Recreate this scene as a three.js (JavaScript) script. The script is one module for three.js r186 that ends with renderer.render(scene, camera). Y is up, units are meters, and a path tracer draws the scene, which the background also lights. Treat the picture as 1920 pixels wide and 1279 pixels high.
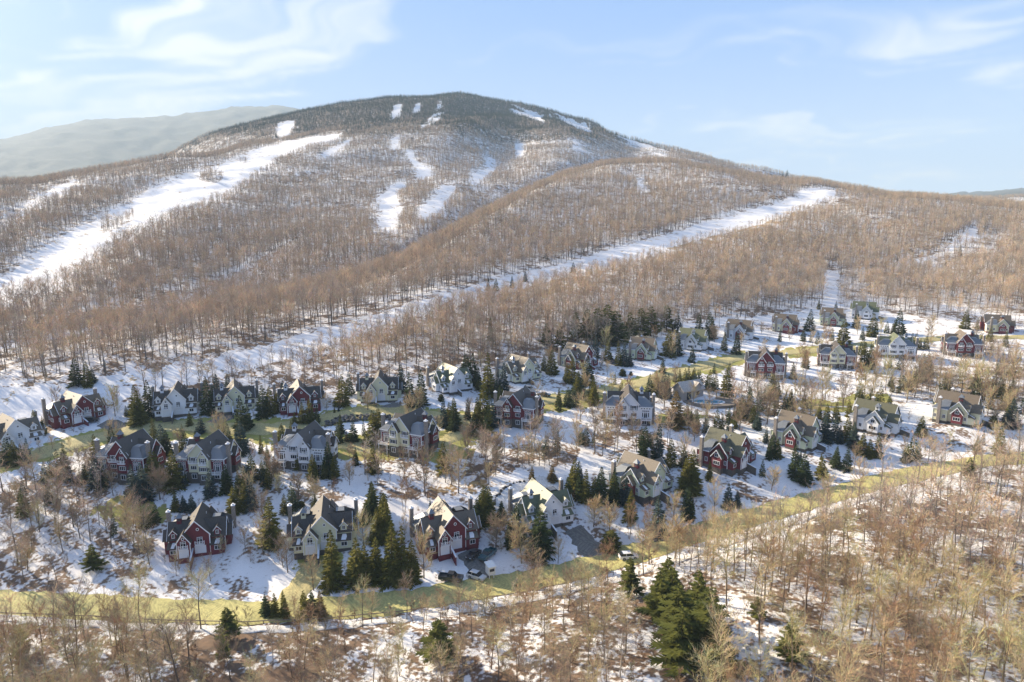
import * as THREE from 'three';
import { mergeGeometries } from 'three/addons/utils/BufferGeometryUtils.js';
import { createNoise2D } from 'simplex-noise';

// ---------------------------------------------------------------- camera, sky, sun, exposure
const scene = new THREE.Scene();
const EYE = 90;
const camera = new THREE.PerspectiveCamera(53.1, 1024 / 682, 1, 30000);
camera.position.set(0, EYE, 0);
camera.rotation.set(-Math.atan(237.5 / 1280), 0, 0);
const renderer = new THREE.WebGLRenderer({ antialias: true });
renderer.toneMapping = THREE.LinearToneMapping;
renderer.toneMappingExposure = 2.7;
renderer.shadowMap.enabled = true;

const SUN_AZ = -58 * Math.PI / 180, SUN_EL = 24 * Math.PI / 180;   // left of the view, behind the mountain's shoulder
const sunDir = new THREE.Vector3(Math.sin(SUN_AZ) * Math.cos(SUN_EL), Math.sin(SUN_EL), -Math.cos(SUN_AZ) * Math.cos(SUN_EL));
const sun = new THREE.DirectionalLight(new THREE.Color(1.0, 0.85, 0.64), 5);
sun.name = 'sun';
sun.position.copy(sunDir).multiplyScalar(2500);
sun.shadow.radius = 1;
sun.castShadow = true;
sun.shadow.mapSize.set(4096, 4096);
Object.assign(sun.shadow.camera, { left: -1500, right: 1500, top: 1500, bottom: -1500, near: 10, far: 6000 });
scene.add(sun, sun.target);

function rng(seed) { let s = seed >>> 0; return () => { s = (s + 0x6d2b79f5) | 0; let t = Math.imul(s ^ (s >>> 15), 1 | s); t = (t + Math.imul(t ^ (t >>> 7), 61 | t)) ^ t; return ((t ^ (t >>> 14)) >>> 0) / 4294967296; }; }
const clamp = (x, a, b) => x < a ? a : x > b ? b : x, lerp = (a, b, t) => a + (b - a) * t;
const smooth = (a, b, x) => { const t = clamp((x - a) / (b - a), 0, 1); return t * t * (3 - 2 * t); };
const noise = createNoise2D(rng(11)), noise2 = createNoise2D(rng(12)), noise3 = createNoise2D(rng(13));
const fbm = (x, y, n = 4) => { let a = 0, w = 1, t = 0; for (let i = 0; i < n; i++) { a += w * noise(x + i * 17.3, y - i * 9.1); t += w; w *= 0.5; x *= 2.03; y *= 2.03; } return a / t; };

const EXPOSURE = renderer.toneMappingExposure;
{ // the sky: blue air, paler towards the horizon and round the sun, with a veil and streaks of thin high cloud
  const W = 2048, H = 1024, data = new Float32Array(W * H * 4);
  const zen = [0.15, 0.29, 0.66], mid = [0.15, 0.40, 0.97], hor = [1.0, 1.12, 1.24];
  for (let j = 0; j < H; j++) {
    const el = ((j + 0.5) / H - 0.5) * Math.PI, y = Math.sin(el), ce = Math.cos(el);
    for (let i = 0; i < W; i++) {
      const az = ((i + 0.5) / W - 0.5) * 2 * Math.PI, x = Math.cos(az) * ce, z = Math.sin(az) * ce;
      const c = x * sunDir.x + y * sunDir.y + z * sunDir.z, o = (j * W + i) * 4;
      const e = Math.max(y, 0), t = Math.exp(-e * 7), m = smooth(0.22, 0.75, e);
      const glow = Math.pow(Math.max(0, 0.5 + 0.5 * c), 9) * 0.4 + Math.pow(Math.max(0, c), 24) * 1.3;
      let cloud = 0;
      if (y > 0.005) {
        const k = 1 / (y + 0.1), cx = x * k, cz = z * k, wx = cx + 0.6 * fbm(cx * 0.5 + 4, cz * 0.5, 3), wz = cz + 0.6 * fbm(cx * 0.5, cz * 0.5 + 7, 3);
        const band = fbm(wx * 0.3 + wz * 0.16 + 1.7, wz * 0.75 - wx * 0.3 + 3.1, 5), fine = fbm(wx * 0.9 + 9, wz * 3.6 - wx * 1.2, 5);
        const veil = smooth(0.5, 0.88, c) * 0.5, low = Math.exp(-Math.pow((y - 0.1) / 0.09, 2)) * 0.22;
        cloud = clamp(smooth(0.0, 0.7, band + 0.4 * fine + veil + low - 0.22) * (0.45 + 0.55 * smooth(-0.5, 0.5, fine)), 0, 1) * smooth(0.005, 0.05, y) * (1 - 0.65 * smooth(0.17, 0.27, y) * (1 - smooth(0.45, 0.8, c)));
      }
      for (let n = 0; n < 3; n++) {
        let v = lerp(lerp(mid[n], zen[n], m), hor[n], t) + glow * [1, 0.93, 0.80][n];
        v = lerp(v, [1.12, 1.12, 1.12][n] + glow * 0.6, cloud * 0.85);
        data[o + n] = (y < -0.02 ? 0.4 : v) / EXPOSURE;
      }
      data[o + 3] = 1;
    }
  }
  const sky = new THREE.DataTexture(data, W, H, THREE.RGBAFormat, THREE.FloatType);
  sky.mapping = THREE.EquirectangularReflectionMapping;
  sky.magFilter = THREE.LinearFilter; sky.needsUpdate = true;
  scene.background = sky;
  scene.environment = sky;
}
scene.fog = new THREE.FogExp2(new THREE.Color(0.62, 0.83, 1.0), 0.0001);

// ---------------------------------------------------------------- terrain: survey lines of [x per metre of distance, distance, height]
const SURVEY = [
  [[-1.215,96,5.9],[-0.857,97,5],[-0.429,97,5],[0,95,6.8],[0.429,88,12.9],[0.857,83,17.3],[1.215,82,18.1]],
  [[-1.176,126,4.5],[-0.83,126,4.5],[-0.415,126,4.5],[0,122,7.2],[0.415,114,12.6],[0.83,111,14.7],[1.176,110,15.4]],
  [[-1.162,141,4.3],[-0.822,139,4.2],[-0.617,137.5,4.3],[-0.411,137.5,4.3],[-0.205,140,4.3],[0,149,4.3],[0.202,159,6.6],[0.4,174,10.5],[0.594,192,14],[0.787,206,16],[1.11,212,18]],
  [[-1.12,193,15.3],[-0.793,188,14],[-0.595,188,14],[-0.396,188,14],[-0.198,188,14],[0,190,14.8],[0.198,194,14.9],[0.394,203,15.8],[0.587,222,17.4],[0.779,237,18.6],[1.101,243,18.8]],
  [[-1.102,234,20.4],[-0.779,232,20.1],[-0.584,232,20.1],[-0.389,232,20.1],[-0.195,232,20.1],[0,237,20.5],[0.194,244,20.5],[0.387,263,19.5],[0.579,279,19.9],[0.77,290,20.7],[1.089,298,21.2]],
  [[-1.091,258,28.3],[-0.771,253,27.4],[-0.578,257,28.6],[-0.384,270,28.8],[-0.192,276,27.9],[0,291,26.4],[0.191,320,25.3],[0.381,365,25.1],[0.57,384,25.4],[0.76,380,26.1],[1.076,390,26.9]],
  [[-1.089,268,29.3],[-0.769,265,28.8],[-0.575,270,31],[-0.382,298,33.4],[-0.189,352,38.7],[0,467,45.9],[0.186,606,62.3],[0.372,622,57.7],[0.559,610,53.7],[0.747,572,51.5],[1.058,560,52.3]],
  [[-1.086,276,30.8],[-0.767,276,30.4],[-0.574,281,32.7],[-0.38,328,35.3],[-0.188,410,41.3],[0,632,71.8],[0.184,850,104.1],[0.368,830,96.3],[0.553,800,90],[0.739,760,79.6],[1.047,750,79.8]],
  [[-1.085,285,31.2],[-0.766,288,30.8],[-0.669,292,32.2],[-0.573,299,33.2],[-0.476,320,35.1],[-0.379,359,36.5],[-0.283,404,40.7],[-0.188,470,46.7],[-0.085,620,68.3],[0,845,104],[0.083,1150,153.6],[0.182,1390,187.4],[0.273,1200,165.2],[0.366,1085,140.4],[0.458,1040,129],[0.55,1005,115.7],[0.643,960,104.5],[0.736,930,97],[1.043,920,96.9]],
  [[-1.081,325,29],[-0.763,330,29],[-0.571,345,30],[-0.378,425,32],[-0.187,560,40],[-0.085,740,55],[0,960,93],[0.083,1290,140],[0.183,1560,174],[0.274,1400,156],[0.367,1300,128],[0.552,1300,100],[0.739,1300,75],[1.047,1300,75]],
  [[-1.068,410,41.6],[-0.754,410,40],[-0.566,420,37.1],[-0.374,540,46.1],[-0.186,640,55.8],[-0.084,880,91.3],[0,1250,151.7],[0.083,1500,203.9],[0.182,1800,239.9],[0.273,1720,215.6],[0.366,1650,152],[0.552,1650,110],[0.737,1650,90],[1.045,1650,90]],
  [[-1.055,545,61.7],[-0.745,550,61.5],[-0.557,610,67.7],[-0.37,760,79.6],[-0.184,840,91.3],[-0.084,1080,132.1],[0,1540,204.7],[0.082,1680,248.3],[0.181,1920,263.9],[0.273,1820,228.2],[0.366,1750,168],[0.552,1750,114],[0.737,1800,102],[1.044,1800,100]],
  [[-1.045,715,88.4],[-0.737,720,91.1],[-0.551,850,110.5],[-0.366,1020,137.4],[-0.183,1140,149.7],[-0.083,1400,196.3],[0,1820,278.7],[0.082,1900,303.6],[0.181,1990,280.4],[0.273,1880,235.5],[0.365,1830,182],[0.551,1850,120],[0.735,1900,118],[1.042,1900,115]],
  [[-1.039,970,120.6],[-0.732,1000,129],[-0.639,1090,144.6],[-0.546,1190,167.2],[-0.454,1300,190.6],[-0.362,1440,224.7],[-0.271,1560,256.3],[-0.181,1650,275.5],[-0.083,1800,315.7],[0,2180,385.3],[0.082,2120,358.9],[0.128,2090,327.9],[0.181,2060,294.6],[0.273,1950,242.4],[0.365,1900,203.5],[0.457,1930,171],[0.551,1950,127],[0.734,2000,136],[1.04,2000,135]],
  [[-1.045,1500,90],[-0.737,1500,90],[-0.55,1700,140],[-0.455,1720,200],[-0.362,1700,255],[-0.271,1800,295],[-0.18,1850,325],[-0.082,2050,365],[0,2320,420],[0.082,2300,345],[0.182,2300,260],[0.367,2200,140],[0.552,2200,105],[0.736,2200,118],[1.042,2200,118]],
  [[-1.045,2100,90],[-0.737,2100,90],[-0.549,2150,180],[-0.5,2150,250],[-0.453,2150,297.3],[-0.406,2200,340.5],[-0.36,2240,370.9],[-0.299,2300,404.9],[-0.239,2350,435.3],[-0.179,2400,459.8],[-0.127,2450,476.2],[-0.074,2500,498.3],[-0.03,2500,489.4],[0.015,2460,462],[0.06,2430,431.4],[0.113,2400,392.7],[0.182,2400,280],[0.368,2400,130],[0.552,2400,105],[0.736,2400,118],[1.042,2400,118]],
  [[-1.04,4300,190],[-0.733,4300,240],[-0.366,4000,260],[-0.076,3000,340],[0.183,2900,210],[0.552,2900,110],[0.735,2900,150],[1.041,2900,150]],
  [[-1.03,8500,735.6],[-0.724,8500,922],[-0.631,8500,1082.3],[-0.593,8500,1131.4],[-0.54,8500,1155.9],[-0.48,8500,1180.4],[-0.419,8500,1241.5],[-0.374,8500,1272],[-0.329,8500,1272],[-0.255,8500,1140],[-0.076,8000,690],[0.183,8000,290],[0.46,8000,150],[0.612,7500,259.2],[0.688,7500,287.3],[0.733,7500,309.7],[0.886,7500,326.5],[1.039,7500,315.3]],
  [[-1.045,10500,90],[0,10500,90],[1.045,10500,90]],
];
function pchip(xs, ys) {   // monotone cubic through the knots
  const n = xs.length, d = [], m = new Array(n).fill(0);
  for (let i = 0; i < n - 1; i++) d.push((ys[i + 1] - ys[i]) / (xs[i + 1] - xs[i]));
  m[0] = d[0]; m[n - 1] = d[n - 2];
  for (let i = 1; i < n - 1; i++) if (d[i - 1] * d[i] > 0) { const a = 2 * (xs[i + 1] - xs[i]) + xs[i] - xs[i - 1], b = xs[i + 1] - xs[i] + 2 * (xs[i] - xs[i - 1]); m[i] = (a + b) / (a / d[i - 1] + b / d[i]); }
  return (x) => {
    if (x <= xs[0]) return ys[0]; if (x >= xs[n - 1]) return ys[n - 1];
    let i = 0; while (x > xs[i + 1]) i++;
    const h = xs[i + 1] - xs[i], t = (x - xs[i]) / h, t2 = t * t, t3 = t2 * t;
    return (2 * t3 - 3 * t2 + 1) * ys[i] + (t3 - 2 * t2 + t) * h * m[i] + (3 * t2 - 2 * t3) * ys[i + 1] + (t3 - t2) * h * m[i + 1];
  };
}
const NU = 321, NV = 520, U0 = -1.25, U1 = 1.25, V0 = Math.log(60), V1 = Math.log(10000), TABLE = new Float32Array(NU * NV);
{
  const dist = SURVEY.map((L) => pchip(L.map((p) => p[0]), L.map((p) => Math.log(p[1])))), rise = SURVEY.map((L) => pchip(L.map((p) => p[0]), L.map((p) => p[2])));
  for (let i = 0; i < NU; i++) {
    const u = lerp(U0, U1, i / (NU - 1)), xs = dist.map((f) => f(u)), ys = rise.map((f) => f(u));
    for (let k = 1; k < xs.length; k++) if (xs[k] < xs[k - 1] + 0.012) xs[k] = xs[k - 1] + 0.012;
    const f = pchip(xs, ys);
    for (let j = 0; j < NV; j++) TABLE[j * NU + i] = f(lerp(V0, V1, j / (NV - 1)));
  }
}
const rough = (x, z) => {
  const d = Math.hypot(x, z), a = smooth(320, 1100, d);
  return 0.5 * noise(x / 34, z / 34) + 0.22 * noise(x / 11 + 5, z / 11) + a * (7 * fbm(x / 210 + 3, z / 210, 3) + 1.3 * noise(x / 40, z / 40)) + smooth(1500, 3500, d) * 14 * fbm(x / 520, z / 520, 3) + smooth(4000, 7000, d) * 26 * fbm(x / 260, z / 260, 3);
};
function height(x, z) {
  const d = Math.max(60, -z), u = clamp((x / d - U0) / (U1 - U0), 0, 0.99999) * (NU - 1), v = clamp((Math.log(d) - V0) / (V1 - V0), 0, 0.99999) * (NV - 1);
  const i = Math.floor(u), j = Math.floor(v), a = u - i, b = v - j, o = j * NU + i;
  return lerp(lerp(TABLE[o], TABLE[o + 1], a), lerp(TABLE[o + NU], TABLE[o + NU + 1], a), b) + rough(x, z);
}
// ---------------------------------------------------------------- where things stand, in metres
const HOUSES = [[-79.1,-161,15,0,"red","red","taupe",0],[-48.2,-162.6,13,0,"cream","cream","taupe",0],[-16.7,-163.4,23,0,"red","red","tan",0],[8.4,-172.9,24,0,"white","white","sage",0],[-151.9,-230,56,0,"red","red","tan",0],[-119.7,-235.9,20,0,"white","white","taupe",0],[-100.4,-239.5,22,0,"cream","white","taupe",0],[-76.9,-238.9,20,0,"red","white","taupe",0],[-49.6,-247.9,8,0,"cream","cream","taupe",0],[-23.7,-258.2,32,0,"white","white","sage",0],[3.3,-273.5,38,0,"cream","white","tan",0],[29.6,-294.2,44,0,"red","red","tan",0],[61.9,-313.1,60,0,"mint","red","tan",0],[90.7,-334.2,56,0,"white","white","sage",0],[122.8,-361.4,58,0,"white","red","tan",0],[154.7,-379.9,60,0,"red","red","tan",0],[189.1,-397.3,60,0,"mint","red","tan",0],[217.4,-416,60,0,"white","white","sage",0],[272.4,-377.8,66,0,"red","red","tan",0],[-162.4,-212.3,52,0,"white","white","tan",0],[-112.3,-193,172,1,"red","red","taupe",2.6],[-89.6,-193.5,177,1,"cream","red","taupe",2.6],[-62.7,-200.9,173,1,"white","white","taupe",1.6],[-31.7,-208.3,154,0,"cream","red","taupe",2.6],[3,-229.3,156,0,"red","red","taupe",2.4],[40.9,-232.1,172,0,"white","white","taupe",2],[110.8,-292.2,163,0,"red","red","taupe",2.4],[150.1,-309.7,162,0,"cream","red","taupe",2.2],[186.4,-326.3,162,0,"white","white","sage",2.2],[221.4,-330.5,160,0,"red","red","tan",2.2],[37.6,-184.9,40,0,"mint","red","tan",0.6],[66.4,-199.2,42,0,"red","red","moss",0.6],[94,-214.1,42,0,"mint","red","tan",0.6],[125.8,-225.6,43,0,"white","white","moss",0.6],[158.5,-233,45,0,"cream","red","tan",0.6]];
const CONIFERS = [[-158.7,-218.1,7.4,0],[-164.3,-249.8,9.2,0],[-159.7,-249.7,8.2,0],[-130,-227.6,11.4,0],[-127.8,-231.7,11.6,0],[-108.1,-234,12.1,0],[-106,-238.2,10.9,0],[-107.1,-249.3,6.2,0],[-110.1,-223.8,4.7,0],[-103.9,-218.6,5.6,0],[-90.8,-220.6,11.5,0],[-85.3,-205,8.7,0],[-90.7,-209.1,3.2,3],[-124.3,-202.6,8.7,0],[-121.1,-202.7,6.1,0],[-128.3,-200.9,6.9,0],[-109.8,-204.6,7.9,0],[-117.8,-208.7,5,0],[-122.2,-210.4,3.1,0],[-100.3,-200.3,7.7,0],[-100.6,-207.3,4.6,0],[-119.1,-185.1,8.8,0],[-123.5,-186.8,4.9,0],[-105.1,-178.3,8.6,2],[-102,-178.1,9.3,2],[-103.1,-186.2,8.9,0],[-96.6,-183.9,9.6,0],[-84.3,-179.9,7.1,0],[-80.5,-181.5,7.1,0],[-76.4,-180,6.3,0],[-72.7,-173.9,8.4,1],[-71.2,-174.4,8.4,2],[-91.2,-173.8,4.3,1],[-89,-173.7,3.7,2],[-86.7,-173.4,4.3,0],[-153.2,-197.1,7.1,0],[-150.4,-196.3,6.8,0],[-147.6,-197.8,6.8,0],[-87.2,-231.2,9.7,0],[-85.3,-232.1,8.7,0],[-86.9,-250.9,3.7,0],[-61.8,-240.5,10,1],[-69.8,-227.3,7.3,0],[-72.1,-225.8,6.7,1],[-63.2,-234.2,2.4,0],[-61.9,-235.1,2,0],[-42.2,-251.8,9.4,2],[-36.9,-239.9,11,0],[-33,-240.4,12,0],[-18.1,-264.9,9.8,0],[-15.8,-262.1,11.2,0],[-26.2,-243.7,2.4,3],[-23.2,-222.8,9,0],[-19.5,-221.9,9.3,0],[-15.5,-229.7,6.7,0],[-9.1,-249.9,15.5,1],[-9.8,-218.7,15.6,1],[-11.6,-218.7,11.1,0],[-7.3,-224.1,9.4,0],[-3.1,-254.1,10.5,0],[-4.5,-242.8,6.1,0],[-73.4,-208.5,6.7,0],[-71.6,-212.4,6,0],[-73.6,-205,2.6,0],[-55.7,-211.1,4.5,0],[-51.7,-212.5,6,0],[-53.7,-212.2,3.3,4],[-44.5,-210.9,9.8,1],[-42.9,-211.6,9.9,0],[-63.7,-194.5,5.9,0],[-58.1,-188.6,6.9,0],[-54,-190.8,9.1,0],[-52.1,-189.8,6.6,0],[-47.4,-196.7,4.7,0],[-41.1,-192,7,1],[-20.6,-191.9,8.3,1],[-37.8,-172.7,7.3,1],[-34.5,-172.4,4.6,1],[-7,-174.1,6.1,0],[-78.8,-204.4,5.2,0],[-75.6,-201.1,4.3,0],[-61,-160.2,10.8,0],[-37.4,-170.6,8.3,0],[-32.4,-162.2,11.6,1],[-34.4,-162,8,0],[-41.5,-145.5,12.6,0],[-36.2,-146.7,10.1,1],[-32,-147.6,9.5,1],[-28.1,-146.7,14,0],[-26.1,-147.4,12.8,1],[-7.5,-170.3,9,0],[-2.9,-170.9,4.6,0],[-22.1,-173.1,3.1,0],[-59,-174.9,1.5,3],[-57.6,-175.2,1.6,3],[-53.1,-134.4,4.4,0],[-51.1,-134,5,0],[-48.9,-133.9,5.7,0],[-44.9,-134.2,5.7,0],[-43.2,-134.4,5.7,0],[-41.3,-134,5.7,4],[-6.5,-171.9,7.6,0],[-2.8,-170,5.3,0],[1,-164.8,8.8,0],[7,-159.3,10.8,0],[5.7,-160.3,7.2,0],[5.7,-185.9,4.5,4],[11.6,-187,4.4,4],[17.4,-182.4,8.7,0],[19.1,-184.1,7.2,0],[20.4,-178.9,8.2,1],[24.4,-178.2,9.1,0],[28.1,-177.7,9.3,0],[31.1,-178.5,7.1,2],[31.6,-171.9,7.6,1],[38.2,-165.7,9.6,2],[40.2,-195.4,10.9,0],[43.8,-195.7,12.1,0],[52.1,-196.6,5.9,0],[51.7,-183.5,11.2,1],[50.1,-183.3,9.6,0],[58,-189.9,5,1],[70.6,-213.5,6.4,0],[59.6,-176.8,6.2,2],[24.9,-160,4.6,3],[25.9,-137.7,6.4,5],[33.5,-135.2,6.3,5],[16.6,-320.3,7.8,5],[22.6,-316,8.9,5],[31.5,-330.1,10.6,5],[36.9,-331.3,12,5],[42.5,-334.5,12.1,5],[48.1,-336.1,13.5,5],[51.5,-332.1,12,5],[59.2,-338.7,10.9,5],[65.5,-343.7,11.6,5],[72,-349.1,11.2,5],[83.5,-363.6,10.2,5],[89.3,-363.6,8.7,0],[100.1,-360.5,10.1,0],[105.4,-358.9,11.5,0],[16.8,-280.2,9.2,1],[13.6,-283.7,5.8,0],[24.3,-269.7,9.3,1],[30.6,-268,9.9,0],[24.8,-251.9,7.9,1],[29.9,-243.1,9.7,0],[17,-241.4,5,4],[20.5,-241.9,6,0],[43.3,-301.4,8.6,0],[37.9,-306,8.7,0],[47.4,-296.2,9.6,0],[49.8,-296.7,8.5,0],[73.6,-315.7,11.5,1],[78.8,-318.7,10.3,0],[46.7,-281,2.8,3],[50.4,-281.8,1.6,3],[82.6,-306.7,7,0],[104.8,-331.3,8,0],[108.9,-325,9.2,0],[105.1,-353,9.9,0],[64.5,-285.2,5.8,0],[58.4,-254,8.8,0],[56.4,-259.5,7.5,1],[67.9,-268,6.6,0],[74.4,-272,6.3,0],[75.5,-267.9,6.2,2],[84.4,-260.2,9.7,0],[56,-224.2,11.3,4],[87.4,-241.4,7.7,0],[82.5,-239.4,5,4],[71.3,-212.7,7.2,0],[84.3,-225.1,5.7,2],[82.8,-213.2,4.5,2],[167.9,-380.4,10.6,0],[196.4,-433.6,8.6,0],[204.1,-426.6,8.5,2],[140.7,-352.8,5.7,0],[154,-355.5,6.3,0],[173.5,-351.8,11.9,1],[197.6,-386.9,8.7,0],[196.5,-366.9,11.2,1],[187.1,-358.5,5.8,0],[215,-374.1,12.6,0],[258.3,-383.7,9.8,0],[264.9,-383.6,5.5,1],[236.7,-337.7,6.8,0],[252.4,-354.8,7.1,0],[251.7,-341.9,6.9,0],[209.6,-338.7,6.8,0],[206,-338.2,4.9,0],[160.6,-304,10.4,1],[163.6,-304.1,9.9,1],[184.8,-295.6,8.5,1],[126,-317.5,6.5,2],[120.6,-285,5.9,0],[160.7,-269.7,4.5,0],[157.1,-274.9,4.1,0],[132.8,-301.7,7.4,1],[99.1,-247.3,6.2,4],[104.3,-247,5.8,4],[109.7,-247.7,4.6,0],[130.6,-247.5,6.2,0],[121.2,-236.4,5.6,0],[137.8,-237.6,4,0],[94.5,-232.6,4.3,0],[109.5,-234.6,4.3,1],[111.3,-232.2,5.5,1],[114.6,-232.4,5.9,1],[102.9,-215.4,8.2,0],[106.6,-215.9,7.7,2],[109.9,-209.9,7.5,2],[110.2,-215.1,7.3,0],[81,-202.7,6.9,0],[82.8,-202.9,5.2,1],[137.3,-219.6,6,1],[114.8,-204.2,7,0],[110.5,-205.8,6.2,0],[95.9,-201.4,1.7,1],[88.8,-200.1,3.1,0],[148.1,-207.3,4.4,0],[165.6,-225.6,3.8,3],[172.4,-226.6,8.6,0],[150.7,-203,2.1,0],[84,-192,9.1,0],[85.4,-189.5,8.2,0],[91.9,-192.1,5.8,1],[-14.2,-116.9,6.5,5],[29.4,-124.3,8.1,5],[35.6,-119.6,9,5],[35.1,-112.4,9.6,5],[29.9,-108.8,8.4,5],[36.2,-106.4,7.2,5],[32.1,-126.8,7.1,5],[31.4,-117.3,8.3,5],[31.7,-110.3,7.4,5],[35.1,-108.9,10.9,5],[48.6,-107.3,6.2,5],[-57.6,-125.6,5.3,5],[-55.7,-118.6,3.9,5],[47.7,-120.7,3.4,5],[-96.2,-120.4,4.6,5],[-100.5,-151,4.8,5],[130.5,-184.9,4.8,5],[730.1,-1863,27.5,0],[717.2,-1855.3,22,0],[9.1,-464.9,9.1,0],[-15.2,-430.6,9.4,0],[-10.1,-430.6,9.4,0],[44.3,-494.3,9.6,0],[56.5,-489.5,7.6,0],[0,-441.7,9.7,0],[-23.9,-316.6,6.4,0],[-10.2,-320.8,10.3,0],[329.9,-660.9,15.1,0],[393,-602.4,11.6,0],[56.4,-697,8.4,0]];
const YARD_TREES = [[-71.7,-156.8,4.8,0],[-66.5,-157.8,6,0],[-55.5,-152.7,7,0],[-45.7,-144.1,8.2,0],[-20.9,-149.1,12,0],[-4.1,-161.2,9,2],[2.4,-156.4,10.5,2],[5.3,-145.9,9.4,2],[11.4,-156.1,6.5,0],[21.7,-169.6,7.8,2],[25.6,-166.6,8.3,2],[30.4,-164.5,8.5,1],[34.6,-163.3,8.8,1],[42.5,-169,9.3,0],[55.4,-174.9,9.6,0],[83.1,-169.4,10.7,3],[-97.7,-178.3,9,2],[-47.7,-194.4,6.7,1],[-41.6,-186.7,7.8,1],[-46.7,-185.2,6.4,0],[-24.3,-180,14.5,0],[-15,-181,12.6,0],[33.3,-206.4,13.1,1],[25.9,-203.6,15.5,0],[38.9,-209.5,9.8,0],[29.6,-206.5,12.3,0],[64.2,-218.7,11.1,0],[59,-217.8,10.1,0],[20.3,-203.5,10.4,0],[5.1,-195,10,0],[11.2,-195,10,0],[1.6,-196,8.4,0],[151.6,-268.8,13.7,3],[152.1,-254.3,12.6,0],[158.5,-260.2,16.3,0],[179,-263.6,14.3,3],[168.4,-260.8,9.7,0],[180.1,-253.3,15.7,3],[201.4,-266.8,15.4,0],[142.5,-267.2,11,3],[145.9,-266.2,9.9,0],[120.2,-255.7,11.9,0],[121.9,-257.1,12.8,3],[108.2,-247.6,12.3,0],[123.9,-205.6,5.6,0],[142.2,-212,5.1,3],[-162.5,-234.7,8.2,0],[-111.2,-179.2,7.8,0],[-51.6,-235.8,6.9,2],[-33.6,-236.7,7.9,2],[-14.2,-203.5,7.8,0],[-9.2,-203.5,8.7,0],[-31,-187.4,9.7,0],[7.4,-227.9,5.7,0],[-19.2,-186.2,8.1,0],[-59.5,-179.2,7.1,2],[-54.2,-176.3,7,2],[-38.8,-192.2,7.5,0],[167.8,-266.9,12.1,0],[186,-255.9,12.7,0],[96.3,-259.5,8.6,0],[93.9,-264.9,9.8,0],[160.5,-294.5,9.6,0],[68,-247.1,8.2,0],[72.6,-242.3,8.5,0],[-148.5,-204.7,4.2,0],[-146.1,-207.1,4.6,0],[-141.7,-208.6,3.6,0],[-129.1,-193.6,6.7,0],[-102.2,-172.8,6.9,0],[-133.1,-169.4,9,0],[-125.6,-166.7,8.2,0],[-122.6,-173.1,9.1,0],[-110.7,-162.8,8.7,0],[-105,-164.7,7.4,0],[-98.5,-163,6.6,0],[-87.9,-152.7,8.6,0],[-79.8,-149.3,5.5,0],[-75.3,-147.6,5.7,0],[-71,-147.8,6.1,0],[116.1,-339.3,6.9,0],[145.6,-352.4,6.2,0],[40.3,-169.1,4.5,0],[15.9,-193.3,5,0],[-4.8,-193.1,5.8,0],[-27.5,-163.5,5.9,0],[-14.9,-228.6,7.7,0],[-1.8,-224,7.5,0]];
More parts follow.
